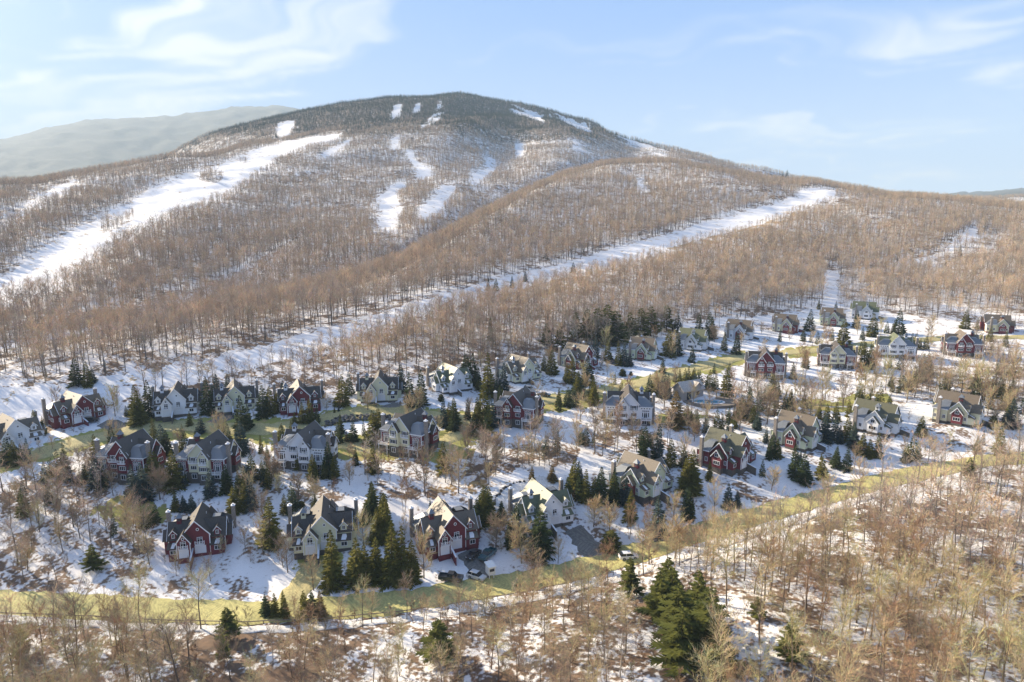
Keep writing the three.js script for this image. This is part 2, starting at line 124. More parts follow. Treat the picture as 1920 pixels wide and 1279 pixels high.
const TRAILS = [[[422.8,-989.7],[440.7,-989],[450.6,-970.8],[409.7,-886.9],[382.4,-870.7],[355.9,-854.7],[316.9,-803.9],[277.1,-745.4],[252.3,-723.7],[230.9,-709.4],[212,-692.6],[192,-669.8],[161.3,-629.5],[133.4,-591.3],[109.9,-563.8],[87.2,-530.7],[70.3,-512.9],[54.5,-495.4],[37.6,-477.1],[22.1,-463.8],[9.1,-447],[-3,-428.1],[-14.3,-413.2],[-24.7,-397.9],[-35.3,-376.3],[-44.9,-357.7],[-53.7,-341.7],[-62.3,-329.1],[-69.1,-318.1],[-75.2,-306.4],[-80.4,-298.1],[-85.5,-291],[-90.7,-285],[-96.1,-280.2],[-100.8,-274.2],[-105.4,-268.6],[-110.2,-264.3],[-114.3,-259],[-118.9,-255.2],[-125,-250.5],[-131.1,-246.6],[-136.5,-244.1],[-141.9,-241.7],[-147.2,-239.5],[-151.7,-236.2],[-156,-232.8],[-160.6,-230],[-165.7,-228.3],[-170.9,-226.8],[-175.4,-224.6],[-181,-222.3],[-186.3,-219.9],[-199.4,-236.9],[-208.9,-249.8],[-202,-251.4],[-196.5,-255],[-188.9,-253.8],[-180.2,-250.9],[-172.5,-249.5],[-167.3,-251.8],[-162.2,-254.6],[-156.5,-256.7],[-150.9,-259],[-145.5,-262],[-140.3,-265.6],[-135.2,-269.7],[-129.3,-272.8],[-124,-277.3],[-118.6,-283.4],[-112.8,-289],[-108.8,-297.4],[-104.7,-306.5],[-99.7,-314.3],[-93.8,-320],[-87.7,-325.9],[-81.7,-333.3],[-75.5,-345.6],[-69.3,-361.2],[-62,-375],[-53.9,-388.5],[-45.2,-402],[-36.3,-421.1],[-26.1,-434.9],[-15.5,-456.3],[-3.7,-475.4],[9,-493.9],[22.4,-507.4],[36.8,-525.7],[52.4,-546.5],[69.5,-571.9],[87.6,-595.1],[106.5,-616.1],[126,-634.9],[150.9,-673.8],[176.4,-707.4],[202.4,-736.8],[231.3,-771.2],[266.2,-806.5],[306.9,-852],[341,-891],[364.4,-899.1]],[[-347.5,-463.4],[-365.9,-506.8],[-380.2,-547.4],[-386.4,-575.8],[-397.5,-613.8],[-415.6,-665.8],[-429.6,-719.5],[-436.8,-766.2],[-457.3,-841.8],[-478,-921.1],[-476.9,-967.1],[-484.1,-1035.8],[-485.3,-1112.1],[-477.7,-1178.3],[-483.9,-1273.1],[-491.7,-1385.8],[-471.7,-1438],[-488.3,-1620.5],[-445.9,-1657.4],[-401.9,-1697],[-385.4,-1575.2],[-397.8,-1465.7],[-402.9,-1351.2],[-421.5,-1296.6],[-399.2,-1144.1],[-384.5,-1020.5],[-367.8,-908.5],[-368.5,-844.5],[-370,-790.8],[-361.6,-741.1],[-354,-696.8],[-347.4,-652.6],[-340.1,-610.9],[-324.6,-556.1],[-315.5,-516.3],[-303.2,-482.5],[-294.5,-456.2],[-293.9,-439.6],[-294.6,-425.9],[-292.5,-409],[-292.2,-397.1],[-292.3,-386.4],[-297.8,-377.4],[-302.1,-367.7],[-332.9,-407.5],[-341.7,-436.3]],[[-341.8,-455.5],[-358,-495.4],[-373.2,-536.9],[-382.9,-570.1],[-388.7,-599.8],[-406.6,-650.9],[-423.8,-709.3],[-429,-751.9],[-446.2,-820.7],[-468.9,-902.9],[-471,-954.6],[-476.1,-1017.9],[-472.6,-1082.4],[-467.9,-1153.3],[-476.2,-1252],[-473.6,-1334],[-461.3,-1405.1],[-438.6,-1454.5],[-416.1,-1545.5],[-392.6,-1656.5],[-366.8,-1498.1],[-385.6,-1419.8],[-395.3,-1324.7],[-414.7,-1274.8],[-389.3,-1114.8],[-379.5,-1006.4],[-361.5,-892.3],[-361.1,-826.9],[-365.1,-779.6],[-357.4,-731.9],[-346.8,-682.1],[-339.4,-637.2],[-334.6,-600.6],[-320.6,-548.7],[-307.8,-503.3],[-300.4,-477.7],[-290.2,-449.2],[-290.4,-434],[-290,-418.8],[-289.1,-404],[-288.5,-391.8],[-288.8,-381.5],[-294.7,-373.2],[-298.9,-363.5],[-328.6,-401.9],[-333.3,-425.2]],[[-189.4,-971.4],[-180.2,-1045.7],[-168.7,-1118.5],[-161.8,-1072.3],[-170.1,-1017.3],[-145.9,-893.6],[-133.5,-865.5],[-135.9,-818.7],[-119.4,-737.3],[-149.3,-771.6],[-159.2,-814.9],[-161.3,-872.6]],[[-180.9,-927],[-177.4,-1028.2],[-162.1,-1073.9],[-159.8,-1057.9],[-165.3,-987.8],[-143.2,-876.8],[-130.2,-843.8],[-134.4,-808.7],[-117.6,-726],[-141.2,-729.2],[-156.8,-802.1],[-156.8,-847.9]],[[-176.1,-901.7],[-172.8,-1000.9],[-159.9,-1058.9],[-154.5,-1022.3],[-157.3,-939],[-139.4,-852.6],[-127.2,-823.6],[-131.8,-792.6],[-116,-715],[-138.5,-714.6],[-154.1,-787.6],[-154.6,-835]],[[-216.3,-1417.9],[-200.1,-1416.2],[-180.5,-1331.3],[-136,-1243.3],[-162.5,-1194.7],[-178.5,-1308],[-198.9,-1376.7]],[[-213.3,-1397.5],[-196.4,-1389.3],[-178,-1311.9],[-133.1,-1215.7],[-158.6,-1164.9],[-174.7,-1279.4],[-194.5,-1345]],[[-209.4,-1370.4],[-193.6,-1368.5],[-174.9,-1288.4],[-127.9,-1167.4],[-153.2,-1124.4],[-167.9,-1228.6],[-191.1,-1320.9]],[[-269.6,-1562.8],[-255.4,-1600.6],[-240.7,-1505.8],[-259.7,-1517.5]],[[-260.2,-1507.1],[-250.9,-1571],[-234.4,-1464.9],[-252.8,-1476]],[[-249.1,-1441.5],[-244.3,-1528.8],[-224.7,-1403.2],[-240.6,-1403.6]],[[-71.9,-1586.6],[-32.9,-1495.1],[-48.8,-1339.6],[-60.6,-1207.3],[-78.4,-1258.7],[-51.5,-1415],[-52.2,-1500.3]],[[-68.3,-1505.2],[-31.8,-1446.9],[-47.3,-1297],[-57.6,-1144.9],[-76,-1219.1],[-49.9,-1370.1],[-50.5,-1448.1]],[[-66,-1452.8],[-30.7,-1396],[-44.7,-1222.8],[-56.1,-1115.2],[-71.7,-1147.8],[-48.2,-1322],[-49.2,-1410.6]],[[-107.5,-1093.9],[-87.7,-1105.8],[-92.1,-979.4],[-94.1,-869.9],[-111.5,-824.1],[-113.3,-853.5],[-111.6,-986.7]],[[-104.4,-1060.3],[-86,-1084.5],[-89.4,-949.4],[-92.6,-855.9],[-109.2,-806.1],[-110.7,-833],[-108.9,-962]],[[-101.5,-1030.6],[-83.8,-1055.3],[-85.1,-902.9],[-91,-839.6],[-106.9,-788.5],[-108.2,-813.1],[-103.1,-909.8]],[[8.2,-1806],[30.8,-1772.8],[26,-1636],[7.5,-1643.2]],[[8,-1758.2],[30,-1725.2],[25.3,-1594.5],[7.3,-1609.6]],[[7.7,-1698.1],[28.8,-1658],[24.8,-1561.6],[7.2,-1575.3]],[[145.7,-1774.2],[172.3,-1750.4],[200.7,-1748.4],[243.7,-1752.4],[199.2,-1734.7],[149.3,-1721.3]],[[140.8,-1712.6],[167.3,-1698.2],[191.1,-1663],[232.8,-1671.7],[190.1,-1653.6],[142,-1634.7]],[[-353.5,-2122.9],[-329.8,-2134.4],[-318.2,-2036.3],[-328.3,-1939.1]],[[-346.3,-2078.2],[-324.6,-2098.8],[-311.3,-1990.3],[-318.5,-1879.6]],[[-295.9,-2142.3],[-284.2,-2201.6],[-267.7,-2094.6],[-285,-2060.4]],[[-291.2,-2106.8],[-275.6,-2133.6],[-259.5,-2028.8],[-277.2,-2002]],[[-234.6,-2230.5],[-217.2,-2240.3],[-225.3,-2138.6]],[[-228,-2166],[-211.7,-2181.7],[-222.2,-2107.7]],[[-205.2,-2110.6],[-223.9,-2063.4],[-234.8,-1808.8],[-222.2,-1850.9],[-207.2,-2050]],[[-200.2,-2057.3],[-211.4,-1945.5],[-224.8,-1729.7],[-208.7,-1737.3],[-195,-1926.7]],[[-9,-2419.2],[53.2,-2373.4],[109.4,-2355.3],[88,-2096.7],[52.3,-2328.3]],[[-8.8,-2361.3],[52.3,-2328.3],[95.9,-2062.3],[85.4,-2033.6],[48.2,-2143.7]],[[126.2,-2410.4],[169,-2401.2],[210.9,-2384.1],[270.2,-2366.9],[223.1,-2034],[179.7,-2101.4],[164.5,-2387.1]],[[124.8,-2382.6],[167.5,-2377.1],[186,-2100.8],[230.2,-2014.4],[217.8,-1983],[171,-1997.7],[143.1,-2075.2]],[[292.9,-2049],[333.7,-2061.1],[366.8,-2026.9],[395.7,-1978.2],[412.5,-1882.4],[393.4,-1819.1],[374.1,-1897.5],[352.1,-1977.3],[324.1,-2019.4]],[[284.3,-1986.4],[322.8,-1990.8],[354,-1953.8],[365.6,-1825.3],[386.6,-1762],[375.3,-1733.5],[354.4,-1795.6],[339.3,-1902.7],[317.5,-1976.1]],[[-655.3,-1985.2],[-620.2,-2043.3],[-580.9,-1840],[-581.3,-1755.1]],[[-638.6,-1933],[-606.6,-1996.8],[-563.1,-1782],[-570.7,-1721.7]],[[-626.7,-1895.4],[-588.7,-1936.4],[-551.5,-1743.9],[-487.2,-1468.6]],[[249.3,-544.7],[263,-550.2],[236.2,-492.3],[212.8,-441.6],[199.5,-433.7],[222.8,-485.4]],[[243.9,-532.1],[255.1,-533],[230.7,-480.2],[206.3,-427.6],[192.9,-418.7],[216.5,-471.2]],[[180.9,-1033.2],[191.3,-1030.1],[172.5,-910.9],[165.5,-910.6]],[[178,-1016.3],[188.6,-1014.6],[170.4,-898.9],[162.9,-895.3]],[[-506.9,-701.7],[-526.6,-746.5],[-548.9,-797],[-581.1,-880.1],[-615.3,-973.4],[-604.8,-981.1],[-552.5,-860.7],[-515.5,-773.7],[-500.1,-724.1],[-480.6,-671.7],[-462.3,-624.4],[-486.8,-658.9]],[[-485.6,-671.7],[-508.7,-720.4],[-534.5,-775.4],[-568.2,-859.8],[-587.2,-928.2],[-587.9,-952.8],[-518.8,-807.5],[-507.9,-761.7],[-493.1,-713.4],[-475.1,-663.5],[-455.2,-614.4],[-480.3,-649.5]],[[318.1,-567.5],[353.7,-598.9],[389.1,-627.2],[411.7,-648.8],[446.3,-687.9],[507.1,-756.4],[478.6,-708.2],[433.9,-657.9],[403.3,-626.9],[379.3,-610.6],[349.4,-583.3],[322.3,-558.9]],[[314,-559.7],[347.3,-587.6],[382.3,-615.6],[404.9,-637.5],[436.7,-672.7],[486.7,-725.3],[456.9,-675.6],[423.4,-641.5],[395.3,-614],[372,-598.3],[341,-568.9],[317.6,-550.3]],[[-349.8,-1284.9],[-350.8,-1387.5],[-352.7,-1510.1],[-339,-1525.2],[-319.6,-1321.7],[-332.9,-1255.8]]];
const ISLANDS = [[[-457.4,-1028.1],[-470.2,-1096.1],[-442.3,-1074.2],[-417,-1014.7],[-409.4,-959.6],[-433.6,-978.3]],[[-482.1,-1243.9],[-474.1,-1258],[-445.1,-1189],[-443.3,-1151.1]],[[-398.1,-670.6],[-412,-724.2],[-409.8,-751.5],[-389.7,-713.7],[-377.9,-657.7],[-372.8,-628.7]]];
const GULLIES = [[[-232,-291.1],[-235.3,-307.9],[-234,-319.9],[-231.8,-331.7],[-229.6,-344.5],[-224.3,-355.5],[-219.6,-368.6],[-213.9,-381.5],[-212.8,-403],[-209.1,-422.1],[-206.8,-437.1],[-204.8,-454],[-203.4,-478.9],[-200.6,-503.3],[-200.3,-529.3],[-198.9,-555.3],[-201.8,-604.2],[-201.9,-651.7]],[[87.3,-367.5],[101.2,-376.2],[116,-386],[131.7,-396.8],[144.5,-403.5],[157.9,-410.9],[169.2,-412.3],[184.7,-422.2],[201.6,-433.7]],[[267.7,-466.9],[273,-456.9],[278.5,-448.2],[284.6,-440.9],[291.1,-429.5],[297.8,-419.4],[304.4,-413.2],[310,-406.1],[315.9,-399.8]],[[161.8,-1790.2],[111.8,-1745.6],[65.8,-1745.9],[20.2,-1789.1],[-26.7,-1769.3]]];
const CLEARING = [[-189.4,-223.8],[-185.2,-226.7],[-180.7,-229.5],[-175.7,-231.6],[-170.6,-233.9],[-164.1,-234.2],[-157.8,-234.7],[-151.9,-236],[-146,-237.4],[-140.4,-238.9],[-134.5,-240],[-128.4,-240.9],[-122.7,-242.5],[-116.6,-243.5],[-110.7,-245],[-104.1,-248.4],[-96.8,-250.2],[-89.2,-251.9],[-81.6,-253.4],[-73.8,-254.9],[-66,-256.4],[-58.1,-258],[-50.1,-260],[-42.1,-262.2],[-35.5,-265.3],[-28.8,-268.9],[-21.9,-272.7],[-14.7,-275.6],[-7.5,-279.4],[0,-284.4],[7.8,-292.3],[16,-301],[24.8,-311.6],[32.7,-315.9],[41,-322],[49.7,-328.7],[59.9,-337.3],[69.9,-343],[81.5,-354.2],[93.1,-363],[105.1,-372],[117.1,-379.3],[130.6,-389.9],[143.3,-397],[157.1,-406],[170,-411.5],[184.5,-420.3],[200.5,-431.3],[211.5,-430.5],[222.9,-430.7],[234.2,-430.8],[241.3,-423],[247.2,-413.8],[253.6,-406.3],[262.8,-403.9],[271.4,-400.7],[278.4,-395.5],[289.6,-394.9],[301,-394.4],[311.5,-393],[322.7,-392.4],[287.1,-347],[254.6,-305.9],[226.8,-270.9],[205.2,-243.6],[189,-223],[173.1,-203],[166.2,-202.6],[157.9,-200.4],[150.3,-198.9],[142.1,-196.4],[135.1,-195.5],[127.5,-191.8],[121.1,-189.9],[114.3,-186.9],[106.6,-182.2],[99.4,-178],[93.4,-175.6],[87,-172.2],[80.5,-168.4],[74.6,-165.3],[69.5,-163.9],[64.3,-162],[59.1,-160],[53.3,-157.5],[47.8,-155.5],[42.3,-152.9],[36.7,-149.7],[31.8,-148.8],[27,-147.9],[22.1,-146.6],[17.3,-145.1],[12.6,-144],[7.9,-142.8],[3.3,-141.6],[-1.2,-139.5],[-5.6,-138.3],[-10,-136.8],[-14.2,-135.5],[-18.4,-134.2],[-23,-134.1],[-27.7,-134.2],[-32.2,-133.6],[-36.5,-132.7],[-40.9,-132.2],[-45.9,-132.4],[-50.5,-131.5],[-55.3,-131.4],[-60.1,-131.5],[-65.1,-131.7],[-69.9,-131.6],[-74.8,-131.6],[-79.8,-131.9],[-84.7,-131.9],[-89.6,-132],[-94.7,-132.3],[-99.5,-132.2],[-104.2,-132],[-109.5,-132.6],[-114.1,-132.6],[-118.5,-132.4],[-125.1,-140.6],[-131,-148.3],[-137.1,-156.2],[-143.5,-164.5],[-149.7,-172.7],[-156.3,-181.3],[-165.4,-193.2],[-176.9,-207.9]];
const THICKETS = [[[-159.8,-186],[-155.2,-187],[-150.7,-188.2],[-146.4,-189.9],[-141.8,-191.1],[-136.4,-192.5],[-130.7,-193.6],[-122.5,-187.7],[-114,-180.9],[-107,-176.3],[-100.9,-173],[-96.4,-168.3],[-91.6,-162.8],[-89.7,-157.7],[-87.9,-152.7],[-81.7,-145.3],[-85,-143.8],[-88.5,-142.7],[-91.9,-141.6],[-96.5,-142.1],[-100.8,-142.3],[-105.5,-143],[-110.4,-143.8],[-115.5,-144.9],[-120.3,-145.5],[-124.5,-145.5],[-128.9,-145.6],[-134.5,-152.8],[-140.8,-160.9],[-146.7,-168.7],[-153.1,-177.1]],[[-18.6,-187.6],[-14.5,-195.8],[-10,-203.4],[-4.5,-205.4],[1.1,-206],[6.8,-207.1],[13.7,-210.2],[20.9,-213.2],[28.2,-216],[36.3,-219.1],[44.5,-221.6],[52.9,-224.2],[51.1,-208.1],[43.8,-205.8],[36.8,-203.9],[29.9,-202.3],[23,-200.2],[17.3,-197],[11.7,-194.3],[6.3,-192],[0.8,-190.9],[-4.7,-189.8],[-8.4,-184.6],[-11.9,-179.9],[-17.9,-179.7]],[[156.9,-278.8],[173.3,-291.9],[189.9,-304.1],[200.2,-306.5],[208.6,-306],[218.8,-308],[229.5,-310.7],[238.5,-310.9],[242.4,-306.1],[247.5,-303.2],[228.7,-279],[213.6,-259.5],[201.4,-254.4],[191.5,-252.1],[182,-250],[174.8,-251.4],[168.1,-253.7],[160.5,-254.6],[152.9,-255.8],[154.4,-266.2]],[[-51.1,-194.1],[-45.5,-197.6],[-39.6,-200.9],[-33.6,-199.6],[-27.7,-198.1],[-21.9,-197.6],[-16.2,-197.4],[-16.3,-188],[-16.4,-179.7],[-20.9,-179.6],[-25.3,-179.1],[-29.6,-178.5],[-34.4,-180.2],[-39.2,-182],[-44.9,-187.6]],[[59.5,-229],[68.1,-233.1],[77.5,-238.9],[86.6,-243],[96.7,-249.1],[106.2,-252.7],[116.6,-257.9],[127.9,-264.4],[130.2,-251.5],[119,-244.9],[107.8,-237.4],[98.4,-233],[90.2,-229.9],[81.8,-225.8],[73.5,-221.6],[66.2,-219.4],[63,-224.4]],[[-69.4,-191.2],[-62.7,-190.1],[-56.3,-189.5],[-49.7,-188.2],[-47.3,-181],[-45.2,-175.2],[-50.5,-175.2],[-55.9,-175.3],[-61.3,-175.5],[-65.1,-182.8]]];
const GRASS_PATCHES = [[[-112.7,-227.3],[-105.8,-228.6],[-99,-230.2],[-93.9,-229],[-88.7,-227.5],[-80.4,-224.9],[-72.8,-223.7],[-70.8,-217],[-77.4,-215.7],[-84.3,-215.2],[-91.7,-216.1],[-99.1,-217],[-103.7,-217.3],[-108.7,-218.6]],[[-125,-226.2],[-121,-227.4],[-116.5,-227.5],[-111.7,-221.3],[-116.1,-221],[-120,-219.8]],[[-83.7,-223.6],[-77.5,-221.5],[-71.7,-220.2],[-63.2,-215.2],[-55.2,-211.1],[-60.6,-205.6],[-66.1,-207],[-71.7,-208.5],[-76.8,-211.3],[-82.5,-215.1]],[[-56,-214.5],[-49.1,-215.1],[-42.1,-215],[-36.1,-216],[-30,-216.4],[-23.8,-216.5],[-17.7,-217.1],[-10.9,-223.8],[-9.8,-218.7],[-13.5,-213.7],[-17.1,-209.2],[-22.7,-207.7],[-28.2,-206.7],[-33.8,-206.1],[-40.1,-206.6],[-46.3,-206.8],[-52.6,-207.2]],[[-5.7,-234.3],[1,-240.1],[7.9,-245.7],[14,-247.1],[20.1,-249.3],[17.4,-238.9],[10.6,-237.3],[3.8,-235.9],[-3.7,-228.3]],[[20.7,-256.9],[28,-260.4],[35.4,-264],[43.1,-268.1],[53.1,-275.7],[63.9,-284.8],[76.2,-297.5],[78.3,-287.3],[68.3,-277.2],[58.5,-266],[49.7,-256.7],[41.5,-252.7],[33.4,-248.1],[25.5,-242.6]],[[79.1,-299.6],[90.4,-308.5],[102.8,-319.4],[115.5,-329.3],[118.5,-322.9],[105.8,-310.2],[94.8,-301],[83,-287.6]],[[139.6,-337],[151.7,-340.4],[165.3,-346.4],[178.6,-350.9],[175.4,-338.7],[161.4,-332],[148.9,-327.5],[136.8,-323.3]],[[55.3,-235.3],[60.1,-235.1],[64.8,-234.9],[61.3,-228.4],[57,-228.3],[53.1,-229.3]],[[-131.8,-220.1],[-128.9,-222.3],[-126,-224.4],[-120,-223.3],[-113.3,-220.8],[-115.2,-213.7],[-120.5,-213.9],[-126,-214.2]],[[-115.1,-224.6],[-113,-228.1],[-106.9,-223.4],[-106,-217.3],[-109.4,-216.2]],[[-61.1,-235.8],[-56.4,-236.4],[-52,-237.8],[-47,-237.1],[-42.1,-236.4],[-48.5,-229.6],[-53.1,-229.5],[-58.1,-230.8]],[[-40.6,-206.5],[-37.1,-210.9],[-32.5,-209.4],[-32.7,-204.5],[-37.4,-202.9]],[[-54.4,-207.8],[-49.4,-208.3],[-44.4,-208.7],[-38.4,-208.3],[-32.2,-207.2],[-33.5,-204.6],[-39.3,-203.7],[-44.8,-202.4],[-49.2,-203.2],[-53.5,-203.9]],[[-29,-208.8],[-24.7,-208.2],[-20.3,-207.1],[-15,-203.5],[-21.4,-200.2],[-28.4,-203.8]],[[28.9,-256.1],[35.8,-261.5],[42.7,-265.6],[48,-259],[42.1,-254.6],[36.3,-249.5]],[[1,-246.2],[8.1,-251.1],[14.2,-251.3],[20.3,-251],[15.6,-240.3],[9.2,-240.1],[2.9,-238.6]],[[-49.2,-157.5],[-45.5,-156.3],[-46.1,-153.4],[-49.7,-154.5]],[[6.1,-185.9],[10.7,-184],[7.5,-182],[4.5,-183.2]],[[132.7,-261],[139.6,-262.3],[147.1,-264.3],[145,-256.4],[138.2,-255.4],[131.2,-253.7]],[[-111.1,-175.8],[-106.4,-175.2],[-102,-175.1],[-94.7,-172],[-97.9,-171.4],[-101.1,-170.5],[-105.9,-172.9]],[[116.1,-256.7],[123.5,-254.6],[130.2,-251.5],[124.9,-244.8],[119.1,-247.4],[113.1,-249.6]]];
const BRACKEN = [[[163.7,-267.3],[174.2,-272.1],[184.8,-276.8],[193.1,-277.1],[201.2,-277],[210,-277.9],[213.5,-273.5],[217,-269.5],[205.7,-265.8],[192.8,-259.8],[184.5,-259.9],[176.4,-260.2],[167,-258.5]],[[142.7,-614.1],[164.6,-635.1],[190.2,-665.4],[218.7,-699.8],[243.2,-717],[272.1,-746.8],[304.9,-783],[343,-827.5],[360.8,-824.5],[323.9,-777.8],[290.4,-734.7],[265.9,-711],[238.7,-690.8],[207.2,-654],[180.1,-625.1],[150.9,-585.6],[126.7,-558.3]],[[0,-413],[10,-425.7],[20.7,-440.5],[31.9,-452.8],[47.2,-464.8],[63.7,-479.6],[61.7,-464.2],[49.6,-452.8],[37.9,-439.3],[26.9,-428.7],[12.9,-410.9],[0,-396]],[[-77.1,-303.2],[-69.5,-312.8],[-61,-320.9],[-52.3,-330.7],[-43.5,-344.4],[-34.4,-363.5],[-32.6,-343.4],[-40,-329.7],[-47.1,-317.7],[-53.8,-307.8],[-60.2,-298.5],[-66.6,-291.5],[-72.9,-285.4]],[[0,-431.2],[11.7,-449.7],[24.2,-464.3],[37.4,-478.3],[49,-482.6],[61.1,-489.5],[47.6,-468.1],[35.5,-453.8],[24,-437.4],[11.9,-433.8]],[[-24.5,-185.1],[-19.4,-185.4],[-14.4,-186.2],[-9.2,-185.9],[-4.6,-186.3],[0,-187],[-4.6,-183.7],[-9,-180.6],[-15,-181],[-21,-181.3]],[[-86.5,-173],[-82.5,-173.8],[-78.5,-174.5],[-72.3,-169.8],[-75.5,-168.9],[-78.8,-168.2],[-82.6,-170.5]],[[-19.8,-220.9],[-15.3,-221.2],[-10.8,-221.6],[-12.2,-213.8],[-18.3,-213.1]]];
const ROAD_LINES = [{"n":"road","w":9,"p":[[-125.1,-140.7],[-120.5,-140.9],[-115.2,-140.2],[-109.9,-139.3],[-105.2,-138.8],[-100.3,-138.1],[-95.8,-138.1],[-91.2,-137.8],[-86.4,-137.1],[-81.8,-136.8],[-77.2,-136.4],[-73,-136.8],[-68.5,-136.5],[-63.9,-136.1],[-59.3,-135.4],[-54.9,-135.4],[-50.8,-136.2],[-46.7,-136.9],[-42.3,-137],[-38.1,-137.9],[-33.8,-138.6],[-29.5,-139.1],[-25.1,-139.5],[-20.7,-140.7],[-16.4,-142.4],[-12,-144],[-7.5,-145.7],[-3.3,-147.3],[0.8,-148.5],[5.1,-149.6],[9.4,-150.7],[13.8,-152.1],[18.2,-153.4],[23.6,-154.9],[29.1,-157],[34.8,-159],[40.9,-162.3],[47.2,-165.6],[52.6,-167.3],[57.9,-169],[63.3,-170.5],[69.1,-172.6],[74.6,-174.7],[80.4,-177],[86.6,-179.9],[93.5,-182],[100.5,-184.2],[107.3,-187.3],[113.6,-189.4],[120.6,-192.6],[126.5,-193.7],[133.2,-195.9],[140,-198.1],[148.3,-200.1],[156.1,-201.3],[164.7,-203.4],[171.7,-203.4]]},{"n":"road","w":8,"p":[[-164.8,-192.4],[-160,-194.5],[-155.3,-196.8],[-152.9,-200.2],[-149.5,-202.5],[-146.3,-206.1],[-143.1,-210],[-139.7,-213.8],[-136,-216.5],[-132.2,-219.2],[-128.3,-222],[-123.6,-223.3],[-118.7,-224.3],[-113.4,-224.8],[-107.1,-223.2],[-101.6,-223],[-96.3,-223.1],[-89.6,-222.3],[-82.9,-221.2],[-77.9,-222.5],[-73.2,-224.9],[-68.5,-227.9],[-63.7,-230.7],[-57.5,-232.3],[-51.4,-235],[-44.9,-235.7],[-38.2,-235.6],[-31.1,-232.6],[-24.2,-229.5],[-17.7,-229.9],[-11.2,-230],[-5.7,-233.9],[0,-238.9],[5.9,-243],[11.9,-246.6],[19.2,-250.3],[26.7,-254.7],[34.5,-259.8],[42.4,-263.6],[52.1,-270.1],[62.9,-279.9],[74.6,-291.1],[87.1,-302.4],[99.5,-311.3],[113.5,-323.4],[122.3,-326.2],[131.3,-329.4],[140.2,-332],[149.2,-334.4],[158.3,-336.9],[169.8,-344.1],[180.6,-347.5],[191.8,-351.3],[203.9,-356.4],[216,-357.7],[230.3,-362.5],[243,-364.4],[253.2,-363.3],[263.9,-362.9],[273.7,-361.4],[283.3,-359.7],[293.5,-358.9]]},{"n":"driveway","w":7,"p":[[-49.6,-137.9],[-49.4,-144.9],[-47.9,-150.7],[-47.2,-155.1]]},{"n":"driveway","w":5.5,"p":[[-6.9,-147.2],[-7.8,-152.9],[-9.5,-156.7],[-11.3,-159.6]]},{"n":"driveway","w":6,"p":[[22.4,-155.9],[20.5,-159.6],[18.3,-165.1],[16.1,-168.7]]},{"n":"driveway","w":5,"p":[[15.1,-182.3],[9.2,-186.3],[5.7,-185.5],[2.3,-184.9],[-2.3,-181.3],[-4.1,-176.4],[-2.9,-172.8]]},{"n":"driveway","w":6,"p":[[-131.3,-220.9],[-136.9,-225],[-141.4,-226.5]]},{"n":"driveway","w":6,"p":[[-102.8,-223.8],[-102.2,-229.7],[-99.6,-232.7]]},{"n":"driveway","w":5,"p":[[-49.7,-236],[-43.7,-239.8],[-42.1,-242.1]]},{"n":"driveway","w":6,"p":[[-55.2,-211.1],[-50.5,-209.1],[-45.8,-207.3],[-40,-208.2],[-34.2,-208.8],[-27.3,-208.9],[-20.8,-212],[-16.4,-223.6]]},{"n":"path","w":2.6,"p":[[-120.1,-134.4],[-115.7,-134.6],[-110.6,-134.1],[-105.7,-133.2],[-101.1,-132.9],[-96.7,-132.7],[-92.1,-132.2],[-87.7,-131.8],[-83,-131.1],[-78.8,-131.1],[-74.2,-130.5],[-69.9,-130.2],[-65.5,-129.9],[-61.1,-129.5],[-56.8,-129.1],[-52.7,-129.2],[-48.6,-129.6],[-44.6,-130.1],[-40.4,-130.2],[-36.3,-130.8],[-32.3,-131.6],[-28.2,-132.3],[-23.9,-132.6],[-19.7,-133.2],[-15.5,-134],[-11.3,-135.6],[-7,-136.7],[-3.2,-138.1],[0.8,-139.6],[4.8,-141.1],[8.9,-142.1],[13,-143.3],[17.2,-144.2],[21.5,-145.7],[25.8,-147],[30.1,-147.7],[34.6,-149.5],[39.2,-151.3],[44.1,-153.7],[49.2,-156.5],[54,-157.8],[59.1,-160],[64.4,-162.3],[69.8,-164.6],[75.1,-166.4],[80.9,-169.2],[87,-172.2],[93.1,-175],[97.9,-176],[103.1,-177.7]]}];
const CARS = [[-14.4,-148.2,80,"pickup","charcoal"],[-9.6,-157.5,-32,"sedan","graphite"],[-6.1,-157.8,-30,"pickup","teal"],[-8.5,-149.8,60,"suv","silver"],[28.7,-155.6,98,"suv","white"],[164.1,-221.8,100,"suv","silver"],[6.8,-256.9,70,"suv","grey"],[12.3,-250.5,75,"sedan","black"],[45.4,-298.5,80,"suv","black"],[-145.6,-227.4,100,"suv","black"]];
